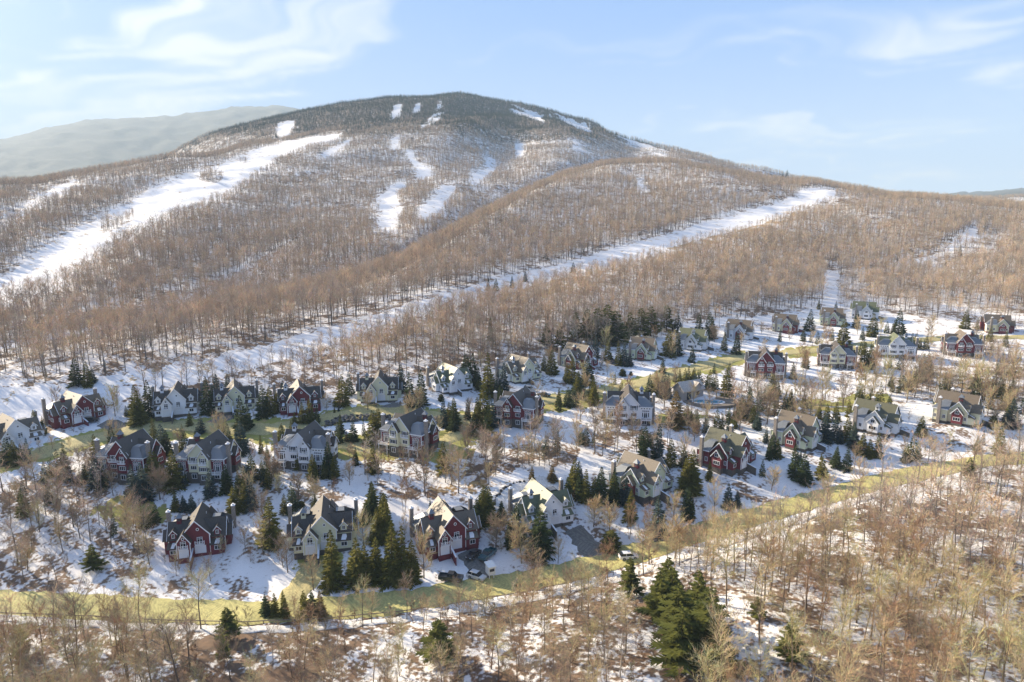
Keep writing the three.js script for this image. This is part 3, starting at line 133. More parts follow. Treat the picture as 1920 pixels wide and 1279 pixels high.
const POINTS = {"pool":[74.5,-250.3],"poolhouse":[68.4,-256.9],"pergola":[82.4,-256.5],"kiosk":[-5,-150.3],"fence0":[84.7,-254.4],"fence1":[86.5,-241.4],"wall0":[[-63.3,-223.4],[-59.1,-227.4],[-53.6,-227.5],[-48.4,-229.1],[-41.8,-229],[-35.1,-227.6],[-27.6,-226.3],[-20.1,-224.8]],"wall1":[[-5.1,-173.4],[-5,-176.5],[-3.7,-179.4],[-0.8,-183.2],[3.8,-185.8]],"rail":[[-119,-135.9],[-113.7,-135.4],[-108.4,-134.8],[-103.2,-134.3],[-98.2,-134.2],[-93.5,-134.3],[-88.7,-133.5],[-84.3,-133.3],[-79.8,-133],[-75.2,-132.3],[-70.8,-132.1],[-66.4,-131.9],[-62,-131.5],[-57.5,-130.9],[-53.4,-131.3],[-49.3,-131.7],[-45.4,-132.7],[-41.1,-132.6],[-36.9,-133.2],[-32.9,-134.3],[-28.7,-134.9],[-24.3,-134.9],[-20.1,-135.6],[-15.8,-136.9],[-11.5,-137.9],[-7.1,-139.3],[-3.2,-140.7],[0.8,-142.5],[4.9,-143.8],[9,-144.7],[13.2,-145.9],[17.5,-147.3],[20.8,-148.2],[24,-148.9]],"wall2":[[36.2,-162.3],[41.3,-164],[47.6,-166.9]],"towers":[[406.8,-1903.5],[539.9,-1911.6],[221.5,-2033.3],[430.1,-1847]]};
// ---------------------------------------------------------------- helpers for naming and tagging
const taken = new Map();
function numbered(name) { const n = taken.get(name) ?? 0; taken.set(name, n + 1); return n ? name + '_' + String(n).padStart(3, '0') : name; }
function tag(o, label, category, group, kind) { if (label) o.userData.label = label; if (category) o.userData.category = category; if (group) o.userData.group = group; if (kind) o.userData.kind = kind; return o; }
function lit(o) { o.castShadow = true; o.receiveShadow = true; return o; }
function part(name, geo, mat, parent) { const m = lit(new THREE.Mesh(geo, mat)); m.name = name; parent.add(m); return m; }
function thing(name, x, y, z, turn = 0) { const g = new THREE.Group(); g.name = numbered(name); g.position.set(x, y, z); g.rotation.y = turn; scene.add(g); return g; }
const std = (r, g, b, rough = 0.9, extra = {}) => new THREE.MeshStandardMaterial({ color: new THREE.Color().setRGB(r, g, b), roughness: rough, side: THREE.DoubleSide, ...extra });

// ---------------------------------------------------------------- the land: what covers it, drawn in plan
function zone(x0, x1, z0, z1, W, H) {
  const plan = (layers) => {
    const c = document.createElement('canvas'); c.width = W; c.height = H; const g = c.getContext('2d');
    g.fillStyle = '#000'; g.fillRect(0, 0, W, H); g.globalCompositeOperation = 'lighter';
    const X = (x) => (x - x0) / (x1 - x0) * W, Y = (z) => (z - z0) / (z1 - z0) * H;
    for (const [color, list, width, mode] of layers) for (const p of list) {
      g.globalCompositeOperation = mode || 'lighter'; g.beginPath(); p.forEach(([x, z], i) => i ? g.lineTo(X(x), Y(z)) : g.moveTo(X(x), Y(z)));
      if (width) { g.strokeStyle = color; g.lineJoin = 'round'; g.lineWidth = width * W / (x1 - x0); g.save(); g.stroke(); g.restore(); } else { g.closePath(); g.fillStyle = color; g.fill(); }
    }
    return g.getImageData(0, 0, W, H).data;
  };
  const roads = ROAD_LINES.filter((r) => r.n !== 'path').map((r) => r.p);
  const a = plan([['#f00', TRAILS], ['#000', ISLANDS, 0, 'source-over'], ['#f00', GULLIES, 13], ['#0f0', [CLEARING]], ['#00f', THICKETS]]);
  const b = plan([['#f00', GRASS_PATCHES], ['#f00', GRASS_PATCHES.map((p) => [...p, p[0]]), 7], ['#f00', [ROAD_LINES[1].p], 14], ['#0f0', BRACKEN], ['#00f', roads, 11]]);
  const look = (x, z) => { const i = Math.floor((x - x0) / (x1 - x0) * W), j = Math.floor((z - z0) / (z1 - z0) * H); return i < 0 || j < 0 || i >= W || j >= H ? -1 : (j * W + i) * 4; };
  return { x0, x1, z0, z1, W, H, a, b, look };
}
const ZONES = [zone(-245, 245, -250, -40, 2048, 1024), zone(-400, 400, -420, -250, 2048, 1024), zone(-960, 960, -1050, -420, 2048, 1024), zone(-2450, 2450, -2700, -1050, 2048, 1024), zone(-9600, 9600, -9600, -2700, 1024, 512)];
function cover(x, z) {   // [trail, clearing, thicket, grass, bracken, road] at a spot, 0..1
  const q = ZONES.find((k) => z >= k.z0 && z <= k.z1) ?? ZONES[0], o = q.look(x, z);
  return o < 0 ? [0, 0, 0, 0, 0, 0] : [q.a[o] / 255, q.a[o + 1] / 255, q.a[o + 2] / 255, q.b[o] / 255, q.b[o + 1] / 255, q.b[o + 2] / 255];
}
const SNOW = [0.86, 0.845, 0.82], OLD_SNOW = [0.66, 0.64, 0.61], LEAVES = [0.20, 0.125, 0.075], EARTH = [0.085, 0.06, 0.042], STRAW = [0.42, 0.29, 0.13], LAWN = [0.30, 0.29, 0.07], RUSTY = [0.30, 0.15, 0.06];
function groundColor(x, z, q, out) {
  const d = Math.hypot(x, z), w = 0.7 + d / 260;                                             // softer outlines of the plan, by noise
  const px = x + w * noise(x / (3 * w), z / (3 * w)) + 0.5 * w * noise2(x / w, z / w), pz = z + w * noise2(x / (3 * w) + 31, z / (3 * w)) + 0.5 * w * noise3(x / w, z / w);
  const o = q.look(px, pz), m = o < 0 ? null : q;
  const trail = m ? m.a[o] / 255 : 0, clear = m ? m.a[o + 1] / 255 : 0, thick = m ? m.a[o + 2] / 255 : 0, grass = m ? m.b[o] / 255 : 0, bracken = m ? m.b[o + 1] / 255 : 0;
  const n1 = noise(x / 22, z / 22), n2 = noise2(x / 6.5, z / 6.5), n3 = noise3(x / 1.7, z / 1.7), n4 = noise(x / 0.62, z / 0.62), big = noise2(x / 95 + 3, z / 95);
  const patch = 0.45 * n1 + 0.45 * n2 + 0.4 * n3 + 0.22 * n4;
  let bias = 0.06 + 0.22 * big + (z < -400 ? 0.16 : 0);                                                               // forest floor: snow and leaves share it
  if (clear > 0.5) bias = thick > 0.5 ? 0.12 : 0.46; if (trail > 0.5) bias = 0.82 + 0.5 * noise3((x + z) / 60, (x - z) / 7) + (trail < 0.8 ? -0.55 : 0); if (bracken > 0.5) bias = Math.min(bias, -0.12); if (grass > 0.5) bias = -0.72;
  if (clear < 0.5 && z > -150 && x < 45) bias -= 0.2 * smooth(45, 15, x);
  const up = smooth(150, 260, height(x, z) - EYE); if (d > 1000 && trail < 0.5) bias = lerp(bias, -0.55, up); if (z < -2700) bias = -1.4;
  const snow = smooth(-0.16, 0.2, patch + bias);
  const t = 0.5 + 0.5 * n3, v = 0.5 + 0.5 * n2, old = smooth(0.1, 0.9, 0.5 + 0.5 * noise3(x / 13, z / 13) + 0.25 * n4);
  for (let k = 0; k < 3; k++) {
    let g = lerp(LEAVES[k], EARTH[k], clamp(0.55 * t + 0.45 * v - 0.1, 0, 1));
    if (z < -2700) g = lerp([0.060, 0.066, 0.050][k], [0.12, 0.105, 0.085][k], clamp(0.5 + 0.6 * n1 + 0.3 * n2, 0, 1));
    if (bracken > 0.5) g = lerp(STRAW[k], RUSTY[k], v) * (0.75 + 0.5 * t);
    if (trail > 0.5) g = lerp(STRAW[k], EARTH[k], 0.5 * t);
    if (grass > 0.5) g = lerp(LAWN[k], STRAW[k], smooth(0.45, 0.95, 0.6 * v + 0.4 * t)) * (0.85 + 0.3 * (0.5 + 0.5 * n4));
    out[k] = lerp(g, lerp(SNOW[k], OLD_SNOW[k], old * (trail > 0.5 ? 0.35 : 0.7)), snow);
  }
}
const ZU = 1.0, rowsOf = [170, 90, 170, 170, 90];
ZONES.forEach((q, k) => {
  const data = new Uint8Array(q.W * q.H * 4), c = [0, 0, 0], col = new THREE.Color();
  for (let j = 0; j < q.H; j++) for (let i = 0; i < q.W; i++) {
    const x = lerp(q.x0, q.x1, (i + 0.5) / q.W), z = lerp(q.z0, q.z1, (j + 0.5) / q.H), o = (j * q.W + i) * 4;
    if (Math.abs(x) < -z * 0.86 + 40) groundColor(x, z, q, c); else c[0] = c[1] = c[2] = 0.3;
    for (let n = 0; n < 3; n++) { const v = c[n]; data[o + n] = 255 * (v <= 0.0031308 ? 12.92 * v : 1.055 * Math.pow(v, 1 / 2.4) - 0.055); }
    data[o + 3] = 255;
  }
  const tex = new THREE.DataTexture(data, q.W, q.H); tex.colorSpace = THREE.SRGBColorSpace; tex.magFilter = THREE.LinearFilter; tex.needsUpdate = true;
  const rows = rowsOf[k], cols = 280, pos = [], uv = [], idx = [];
  for (let j = 0; j <= rows; j++) {
    const z = -Math.exp(lerp(Math.log(-q.z1), Math.log(-q.z0), j / rows));
    for (let i = 0; i <= cols; i++) { const x = lerp(-ZU, ZU, i / cols) * -z; pos.push(x, height(x, z), z); uv.push((x - q.x0) / (q.x1 - q.x0), (z - q.z0) / (q.z1 - q.z0)); }
  }
  for (let j = 0; j < rows; j++) for (let i = 0; i < cols; i++) { const a = j * (cols + 1) + i, b = a + cols + 1; idx.push(a, a + 1, b, a + 1, b + 1, b); }
  const g = new THREE.BufferGeometry(); g.setAttribute('position', new THREE.Float32BufferAttribute(pos, 3)); g.setAttribute('uv', new THREE.Float32BufferAttribute(uv, 2)); g.setIndex(idx); g.computeVertexNormals();
  const m = lit(new THREE.Mesh(g, new THREE.MeshStandardMaterial({ map: tex, roughness: 0.95, side: THREE.DoubleSide })));
  m.name = ['ground', 'ground_001', 'hillside', 'mountain', 'hills'][k]; tag(m, null, null, null, 'structure'); scene.add(m);
});

// ---------------------------------------------------------------- roads and driveways: sheets laid on the land
function speckle(r, g, b, spread, seed, size = 256) {   // grainy colour, tiling over a few metres
  const R = rng(seed), d = new Uint8Array(size * size * 4), n = createNoise2D(rng(seed + 5)), c = new THREE.Color();
  for (let j = 0; j < size; j++) for (let i = 0; i < size; i++) {
    const a = i / size * 2 * Math.PI, e = j / size * 2 * Math.PI, k = 1 + spread * (0.55 * (R() - 0.5) * 2 + 0.6 * n(Math.cos(a) * 2 + Math.cos(e) * 1.4, Math.sin(a) * 2 + Math.sin(e) * 1.7));
    c.setRGB(r * k, g * k, b * k).convertLinearToSRGB(); const o = (j * size + i) * 4; d[o] = clamp(c.r, 0, 1) * 255; d[o + 1] = clamp(c.g, 0, 1) * 255; d[o + 2] = clamp(c.b, 0, 1) * 255; d[o + 3] = 255;
  }
  const t = new THREE.DataTexture(d, size, size); t.colorSpace = THREE.SRGBColorSpace; t.wrapS = t.wrapT = THREE.RepeatWrapping; t.magFilter = THREE.LinearFilter; t.needsUpdate = true; return t;
}
function strip(pts, width, lift, tile, wobble = 0) {
  const curve = new THREE.CatmullRomCurve3(pts.map(([x, z]) => new THREE.Vector3(x, 0, z)), false, 'centripetal'), n = Math.max(6, Math.ceil(curve.getLength() / 1.6)), P = curve.getSpacedPoints(n), pos = [], uv = [], idx = [], A = 6;
  for (let i = 0; i <= n; i++) {
    const t = P[Math.min(n, i + 1)].clone().sub(P[Math.max(0, i - 1)]).normalize();
    for (let k = 0; k <= A; k++) {
      let s = (k / A - 0.5) * width; if (k === 0 || k === A) s += Math.sign(s) * wobble * noise(P[i].x / 3 + k, P[i].z / 3);
      const x = P[i].x - t.z * s, z = P[i].z + t.x * s; pos.push(x, height(x, z) + lift - (k === 0 || k === A ? 0.25 : 0), z); uv.push(x / tile, z / tile);
    }
  }
  for (let i = 0; i < n; i++) for (let k = 0; k < A; k++) { const a = i * (A + 1) + k, b = a + A + 1; idx.push(a, b, a + 1, a + 1, b, b + 1); }
  const g = new THREE.BufferGeometry(); g.setAttribute('position', new THREE.Float32BufferAttribute(pos, 3)); g.setAttribute('uv', new THREE.Float32BufferAttribute(uv, 2)); g.setIndex(idx); g.computeVertexNormals(); return g;
}
const roadMat = new THREE.MeshStandardMaterial({ map: speckle(0.42, 0.38, 0.14, 0.4, 21), roughness: 0.85, side: THREE.DoubleSide });
const laneMat = new THREE.MeshStandardMaterial({ map: speckle(0.42, 0.36, 0.16, 0.45, 22), roughness: 0.85, side: THREE.DoubleSide });
const snowyMat = new THREE.MeshStandardMaterial({ map: speckle(0.66, 0.64, 0.60, 0.3, 24), roughness: 0.9, side: THREE.DoubleSide });
const driveMat = new THREE.MeshStandardMaterial({ map: speckle(0.17, 0.16, 0.14, 0.5, 23), roughness: 0.85, side: THREE.DoubleSide });
ROAD_LINES.forEach((r, i) => {
  const m = lit(new THREE.Mesh(strip(r.p, r.w, i < 2 ? 0.34 : r.n === 'path' ? 0.3 : 0.26, 9, 0.7), i === 0 ? roadMat : i === 1 || i === 2 || i === 9 ? laneMat : i === 5 || r.n === 'path' ? snowyMat : driveMat));
  m.name = numbered(r.n); tag(m, null, null, null, 'structure'); scene.add(m);
});
// ---------------------------------------------------------------- trees
class Tris {   // a bag of triangles with vertex colours
  constructor() { this.p = []; this.n = []; this.c = []; this.col = [1, 1, 1]; }
  tri(a, b, c, n) {
    if (!n) { const ux = b[0] - a[0], uy = b[1] - a[1], uz = b[2] - a[2], vx = c[0] - a[0], vy = c[1] - a[1], vz = c[2] - a[2]; n = [uy * vz - uz * vy, uz * vx - ux * vz, ux * vy - uy * vx]; const l = Math.hypot(...n) || 1; n = [n[0] / l, n[1] / l, n[2] / l]; }
    this.p.push(...a, ...b, ...c); this.n.push(...n, ...n, ...n); this.c.push(...this.col, ...this.col, ...this.col);
  }
  tube(a, b, ra, rb, k = 4) {
    const d = [b[0] - a[0], b[1] - a[1], b[2] - a[2]], l = Math.hypot(...d) || 1, w = [d[0] / l, d[1] / l, d[2] / l], t = Math.abs(w[1]) > 0.9 ? [1, 0, 0] : [0, 1, 0];
    let u = [w[1] * t[2] - w[2] * t[1], w[2] * t[0] - w[0] * t[2], w[0] * t[1] - w[1] * t[0]]; const m = Math.hypot(...u); u = u.map((x) => x / m);
    const v = [w[1] * u[2] - w[2] * u[1], w[2] * u[0] - w[0] * u[2], w[0] * u[1] - w[1] * u[0]], ring = (c, r, i) => { const e = i / k * 2 * Math.PI, x = Math.cos(e) * r, y = Math.sin(e) * r; return [c[0] + u[0] * x + v[0] * y, c[1] + u[1] * x + v[1] * y, c[2] + u[2] * x + v[2] * y]; };
    for (let i = 0; i < k; i++) { const A = ring(a, ra, i), B = ring(a, ra, i + 1), C = ring(b, rb, i), D = ring(b, rb, i + 1); this.tri(A, B, C); if (rb > 1e-4) this.tri(B, D, C); }
  }
  blade(a, b, w, R) {   // a twig: one long thin triangle
    const e = R() * 6.283, x = Math.cos(e) * w, y = (R() - 0.5) * w, z = Math.sin(e) * w; this.tri([a[0] - x, a[1] - y, a[2] - z], [a[0] + x, a[1] + y, a[2] + z], b);
  }
  geo(colors = true) { const g = new THREE.BufferGeometry(); g.setAttribute('position', new THREE.Float32BufferAttribute(this.p, 3)); g.setAttribute('normal', new THREE.Float32BufferAttribute(this.n, 3)); if (colors) g.setAttribute('color', new THREE.Float32BufferAttribute(this.c, 3)); return g; }
}
const add = (a, d, s) => [a[0] + d[0] * s, a[1] + d[1] * s, a[2] + d[2] * s];
const unit = (d) => { const l = Math.hypot(...d) || 1; return [d[0] / l, d[1] / l, d[2] / l]; };
const bend = (d, R, s) => unit([d[0] + (R() - 0.5) * s, d[1] + (R() - 0.5) * s, d[2] + (R() - 0.5) * s]);
// A leafless broadleaf tree 16 m tall: bole, limbs, branches and twigs.
function bareTree(seed, { form = 'forest', limbs = 13, sub = 4, twigs = 6, w = 0.022, r = 0.2, trunkColor = [0.8, 0.75, 0.68], twigColor = [1, 1, 1], split = false } = {}) {
  const R = rng(seed), T = new Tris(), C = split ? new Tris() : T, H = 16;
  const start = { forest: 0.38, yard: 0.2, birch: 0.3, brush: 0.08 }[form], stems = form === 'birch' ? 3 : form === 'brush' ? 4 : 1, spread = { forest: 0.95, yard: 1.05, birch: 0.5, brush: 0.8 }[form];
  for (let s = 0; s < stems; s++) {
    let p = [stems > 1 ? (R() - 0.5) * 0.5 : 0, -0.6, stems > 1 ? (R() - 0.5) * 0.5 : 0], d = unit([(R() - 0.5) * (stems > 1 ? 0.4 : 0.1), 1, (R() - 0.5) * (stems > 1 ? 0.4 : 0.1)]);
    const top = H * (stems > 1 ? 0.8 + 0.2 * R() : form === 'yard' ? 0.72 : 0.86), N = 7, pts = [[p, d]]; T.col = trunkColor;
    for (let i = 0; i < N; i++) { const q = add(p, d, (top + 0.6) / N), k = stems > 1 ? 0.6 : 1; T.tube(p, q, k * r * (1 - i / N * 0.82), k * r * (1 - (i + 1) / N * 0.82), split ? 6 : 4); p = q; d = unit([d[0] * 0.8 + (R() - 0.5) * 0.16, 1, d[2] * 0.8 + (R() - 0.5) * 0.16]); pts.push([p, d]); }
    for (let i = 0; i < limbs / stems; i++) {
      const f = start + (1 - start) * Math.pow((i + R()) / (limbs / stems), form === 'yard' ? 0.9 : 0.8), at = f * N, k = Math.min(N - 1, Math.floor(at)), base = [0, 1, 2].map((c) => lerp(pts[k][0][c], pts[k + 1][0][c], at - k)), az = i * 2.4 + R() * 1.2, up = lerp(spread, 0.5, smooth(start, 1, f)) * (0.8 + 0.5 * R());
      let L = H * (form === 'birch' ? 0.2 : form === 'yard' ? 0.34 : 0.3) * (0.55 + 0.6 * R()) * lerp(1.1, 0.75, f), e = unit([Math.cos(az) * up, 0.5 + 0.4 * R(), Math.sin(az) * up]), q = base, rr = r * 0.34 * (1 - 0.55 * f);
      const seg = 3; C.col = trunkColor.map((x, n) => (x + twigColor[n]) / 2);
      for (let g = 0; g < seg; g++) {
        const q2 = add(q, e, L / seg); C.col = trunkColor.map((x, n) => lerp(x, twigColor[n], 0.25 + 0.3 * g)); C.tube(q, q2, rr * (1 - g / seg * 0.8), rr * (1 - (g + 1) / seg * 0.8), 3);
        for (let b = 0; b < sub; b++) {
          const bd = bend([e[0], e[1] + 0.12, e[2]], R, 1.5), bl = L * (0.26 + 0.32 * R()), bs = add(q, e, L / seg * (b + R()) / sub), be = add(bs, bd, bl); C.col = twigColor.map((x) => x * (0.85 + 0.3 * R())); C.blade(bs, be, w * 1.7, R);
          for (let t = 0; t < twigs; t++) { const ts = add(bs, bd, bl * (0.2 + 0.8 * R())); C.blade(ts, add(ts, bend([bd[0], bd[1] + 0.25, bd[2]], R, 1.7), 0.5 + 1.0 * R()), w * (0.7 + 0.6 * R()), R); }
        }
        q = q2; e = bend([e[0], e[1] + 0.1, e[2]], R, 0.7);
      }
    }
  }
  return split ? { trunk: T.geo(), crown: C.geo() } : T.geo();
}
// A spruce 10 m tall: whorls of drooping boughs with side sprays; pine: wider, looser, ragged.
function conifer(seed, { whorls = 24, boughs = 8, sprays = 4, form = 'spruce', split = false } = {}) {
  const R = rng(seed), T = new Tris(), C = split ? new Tris() : T, H = 10, RB = { spruce: 2.15, narrow: 1.6, pine: 2.5, shrub: 3.6 }[form], low = form === 'pine' ? 0.14 : 0.03;
  T.col = [0.5, 0.38, 0.28]; T.tube([0, -0.5, 0], [0, H * 0.5, 0], 0.17, 0.09, 5); T.tube([0, H * 0.5, 0], [0, H * 0.96, 0], 0.09, 0.015, 4);
  for (let k = 0; k < whorls; k++) {
    const f = low + (1 - low) * Math.pow(k / whorls, 0.92), y0 = f * H, n = Math.max(4, Math.round(boughs * (1 - 0.45 * f)));
    for (let b = 0; b < n; b++) {
      if (split && R() < 0.07) continue;
      const az = (b + R() * 0.8) / n * 6.283 + k * 1.7, prof = form === 'shrub' ? Math.sqrt(Math.max(0, 1 - Math.pow(f * 1.02, 2.4))) : form === 'pine' ? Math.pow(1 - f, 0.62) * (0.65 + 0.6 * R()) : Math.pow(1 - f, 0.86), L = RB * prof * (0.66 + 0.54 * R()) + 0.12, ca = Math.cos(az), sa = Math.sin(az), droop = form === 'pine' ? 0.05 - 0.25 * R() : 0.34 * (1 - f) - 0.1 * f, y = y0 + (R() - 0.5) * H / whorls * 0.8;
      const P = (s) => [ca * L * s, y - droop * L * (s * 1.25 - 0.55 * s * s) , sa * L * s], t = 0.82 + 0.36 * R(); C.col = [t, t, t];
      const wide = L * (form === 'pine' ? 0.36 : 0.33) + 0.08;
      for (let g = 0; g < sprays; g++) {
        const s0 = 0.12 + 0.75 * g / sprays, s1 = Math.min(1, s0 + 0.42), a = P(s0), e = P(s1), ww = wide * (1 - 0.62 * g / sprays) * (0.75 + 0.5 * R());
        for (const side of [-1, 1]) { const tip = [e[0] - sa * ww * side, e[1] - 0.1 * ww - 0.12 * R(), e[2] + ca * ww * side]; C.tri(a, [lerp(a[0], e[0], 0.6), lerp(a[1], e[1], 0.6) + 0.03, lerp(a[2], e[2], 0.6)], tip); }
      }
      const m = P(0.3), e = P(1), h = P(0.72); C.tri(m, e, [h[0], h[1] - 0.2 - 0.16 * L, h[2]]);
    }
  }
  if (form !== 'shrub') for (let i = 0; i < 5; i++) C.blade([(R() - 0.5) * 0.16, H * 0.93, (R() - 0.5) * 0.16], [(R() - 0.5) * 0.2, H * (0.98 + 0.02 * R()), (R() - 0.5) * 0.2], 0.05, R);
  return split ? { trunk: T.geo(), crown: C.geo() } : T.geo();
}
const vc = (r, g, b) => new THREE.MeshPhysicalMaterial({ color: new THREE.Color().setRGB(r, g, b), roughness: 0.95, specularIntensity: 0.25, side: THREE.DoubleSide, vertexColors: true });
const bark = vc(0.20, 0.165, 0.135), birchBark = vc(0.62, 0.56, 0.48);
const TWIG = { brown: vc(0.31, 0.235, 0.155), tan: vc(0.50, 0.395, 0.23), olive: vc(0.50, 0.43, 0.225), rust: vc(0.36, 0.24, 0.14) };
const NEEDLE = [vc(0.042, 0.060, 0.020), vc(0.125, 0.115, 0.020), vc(0.055, 0.082, 0.070), vc(0.085, 0.082, 0.020), vc(0.20, 0.135, 0.045), vc(0.085, 0.090, 0.018)];
const leader = (p) => ({ trunk: p.trunk, crown: p.crown });

// ---- each conifer about the houses and at the edge of the woods
const spruceShapes = [1, 2, 3, 4, 5, 6].map((s) => leader(conifer(40 + s, { split: true, form: s > 4 ? 'narrow' : 'spruce', whorls: 22 + s, boughs: 9 }))), pineShapes = [1, 2].map((s) => leader(conifer(60 + s, { split: true, form: 'pine', whorls: 22, boughs: 8, sprays: 5 }))), shrubShape = leader(conifer(70, { split: true, form: 'shrub', whorls: 20, boughs: 12, sprays: 3 }));
const HOUSE_NAMES = [];   // filled by the houses, read when the trees are described
const treeJobs = [];
function plant(name, shape, trunkMat, crownMat, x, z, size, turn, wide = 1, lean = 0) {
  const g = thing(name, x, height(x, z), z, turn); part('trunk', shape.trunk, trunkMat, g); part('crown', shape.crown, crownMat, g); g.scale.set(size * wide, size, size * wide); g.rotation.z = lean; return g;
}
{
  const R = rng(77);
  const beside = []; CONIFERS.forEach(([x, z, h, k], i) => { if (k < 3 && h > 6 && z > -300 && (i * 7) % 10 < 5) { const a = i * 2.4; beside.push([x + Math.cos(a) * 2.6, z + Math.sin(a) * 2.6, h * (0.6 + 0.3 * R()), k]); } });
  for (const [x, z, h, kind] of [...CONIFERS, ...beside]) {
    const tone = kind === 0 ? [0, 0, 1, 1, 2][Math.floor(R() * 5)] : kind, shape = kind === 3 ? shrubShape : kind === 5 ? pineShapes[Math.floor(R() * 2)] : spruceShapes[Math.floor(R() * 6)];
    const size = h / 10 * (kind === 5 ? 1.4 : z < -420 ? 0.85 : h > 11 ? 1.14 : 1.18), g = plant(kind === 3 ? 'evergreen_shrub' : kind === 5 ? 'pine_tree' : 'spruce_tree', shape, bark, NEEDLE[tone], x, z, size, R() * 6.28, (kind === 3 ? 1.25 : kind === 5 ? 1.4 : h > 11 ? 1.35 : 1.4) * (0.82 + 0.42 * R()), (R() - 0.5) * 0.09);
    treeJobs.push([g, kind === 3 ? 'shrub' : kind === 5 ? 'pine' : 'spruce', ['dark green', 'yellow green', 'blue green', 'olive', 'bronze brown', 'mossy green'][tone], h]);
  }
}
// ---- each bare tree in the gardens
const yardShapes = [0, 1].map((s) => bareTree(90 + s, { form: 'yard', limbs: 18, sub: 5, twigs: 8, w: 0.03, r: 0.22, split: true })), birchShapes = [0, 1].map((s) => bareTree(95 + s, { form: 'birch', limbs: 27, sub: 4, twigs: 7, w: 0.028, r: 0.2, split: true })), wideShapes = [0, 1].map((s) => bareTree(98 + s, { form: 'yard', limbs: 24, sub: 6, twigs: 10, w: 0.034, r: 0.26, split: true }));
{
  const R = rng(78), more = [];
  for (let n = 0; n < 5000 && more.length < 170; n++) {   // smaller ones between the houses
    const z = -150 - 230 * R(), x = z * (0.78 - 1.56 * R()), [trail, clear, , , , road] = cover(x, z);
    if (clear < 0.5 || trail > 0.5 || road > 0.2 || HOUSES.some((q) => Math.hypot(q[0] - x, q[1] - z) < 10.5) || HOUSES.some((q) => Math.abs(q[0] / q[1] - x / z) * -z < 9 && z > q[1] && z < q[1] + 27) || CARS.some((q) => Math.hypot(q[0] - x, q[1] - z) < 5) || (Math.abs(x / z - POINTS.pool[0] / POINTS.pool[1]) * -z < 9 && z > POINTS.pool[1] - 12 && z < POINTS.pool[1] + 30)) continue;
    more.push([x, z, 5 + 6.5 * R(), [0, 0, 0, 2, 3, 1][Math.floor(R() * 6)]]);
  }
  for (const [x, z, h, kind] of [...YARD_TREES, ...more]) {
    const s = (kind === 1 ? birchShapes : kind === 2 ? wideShapes : yardShapes)[Math.floor(R() * 2)];
    const g = plant(kind === 1 ? 'birch_tree' : 'bare_tree', s, kind === 1 ? birchBark : bark, kind === 1 ? TWIG.rust : kind === 3 ? TWIG.olive : R() < 0.5 ? TWIG.brown : TWIG.tan, x, z, h / 13.5, R() * 6.28, kind === 2 ? 1.15 : 0.95);
    treeJobs.push([g, kind === 1 ? 'birch' : 'bare tree', kind === 1 ? 'pale stemmed' : kind === 2 ? 'round crowned' : kind === 3 ? 'pale olive' : 'brown', h]);
  }
}
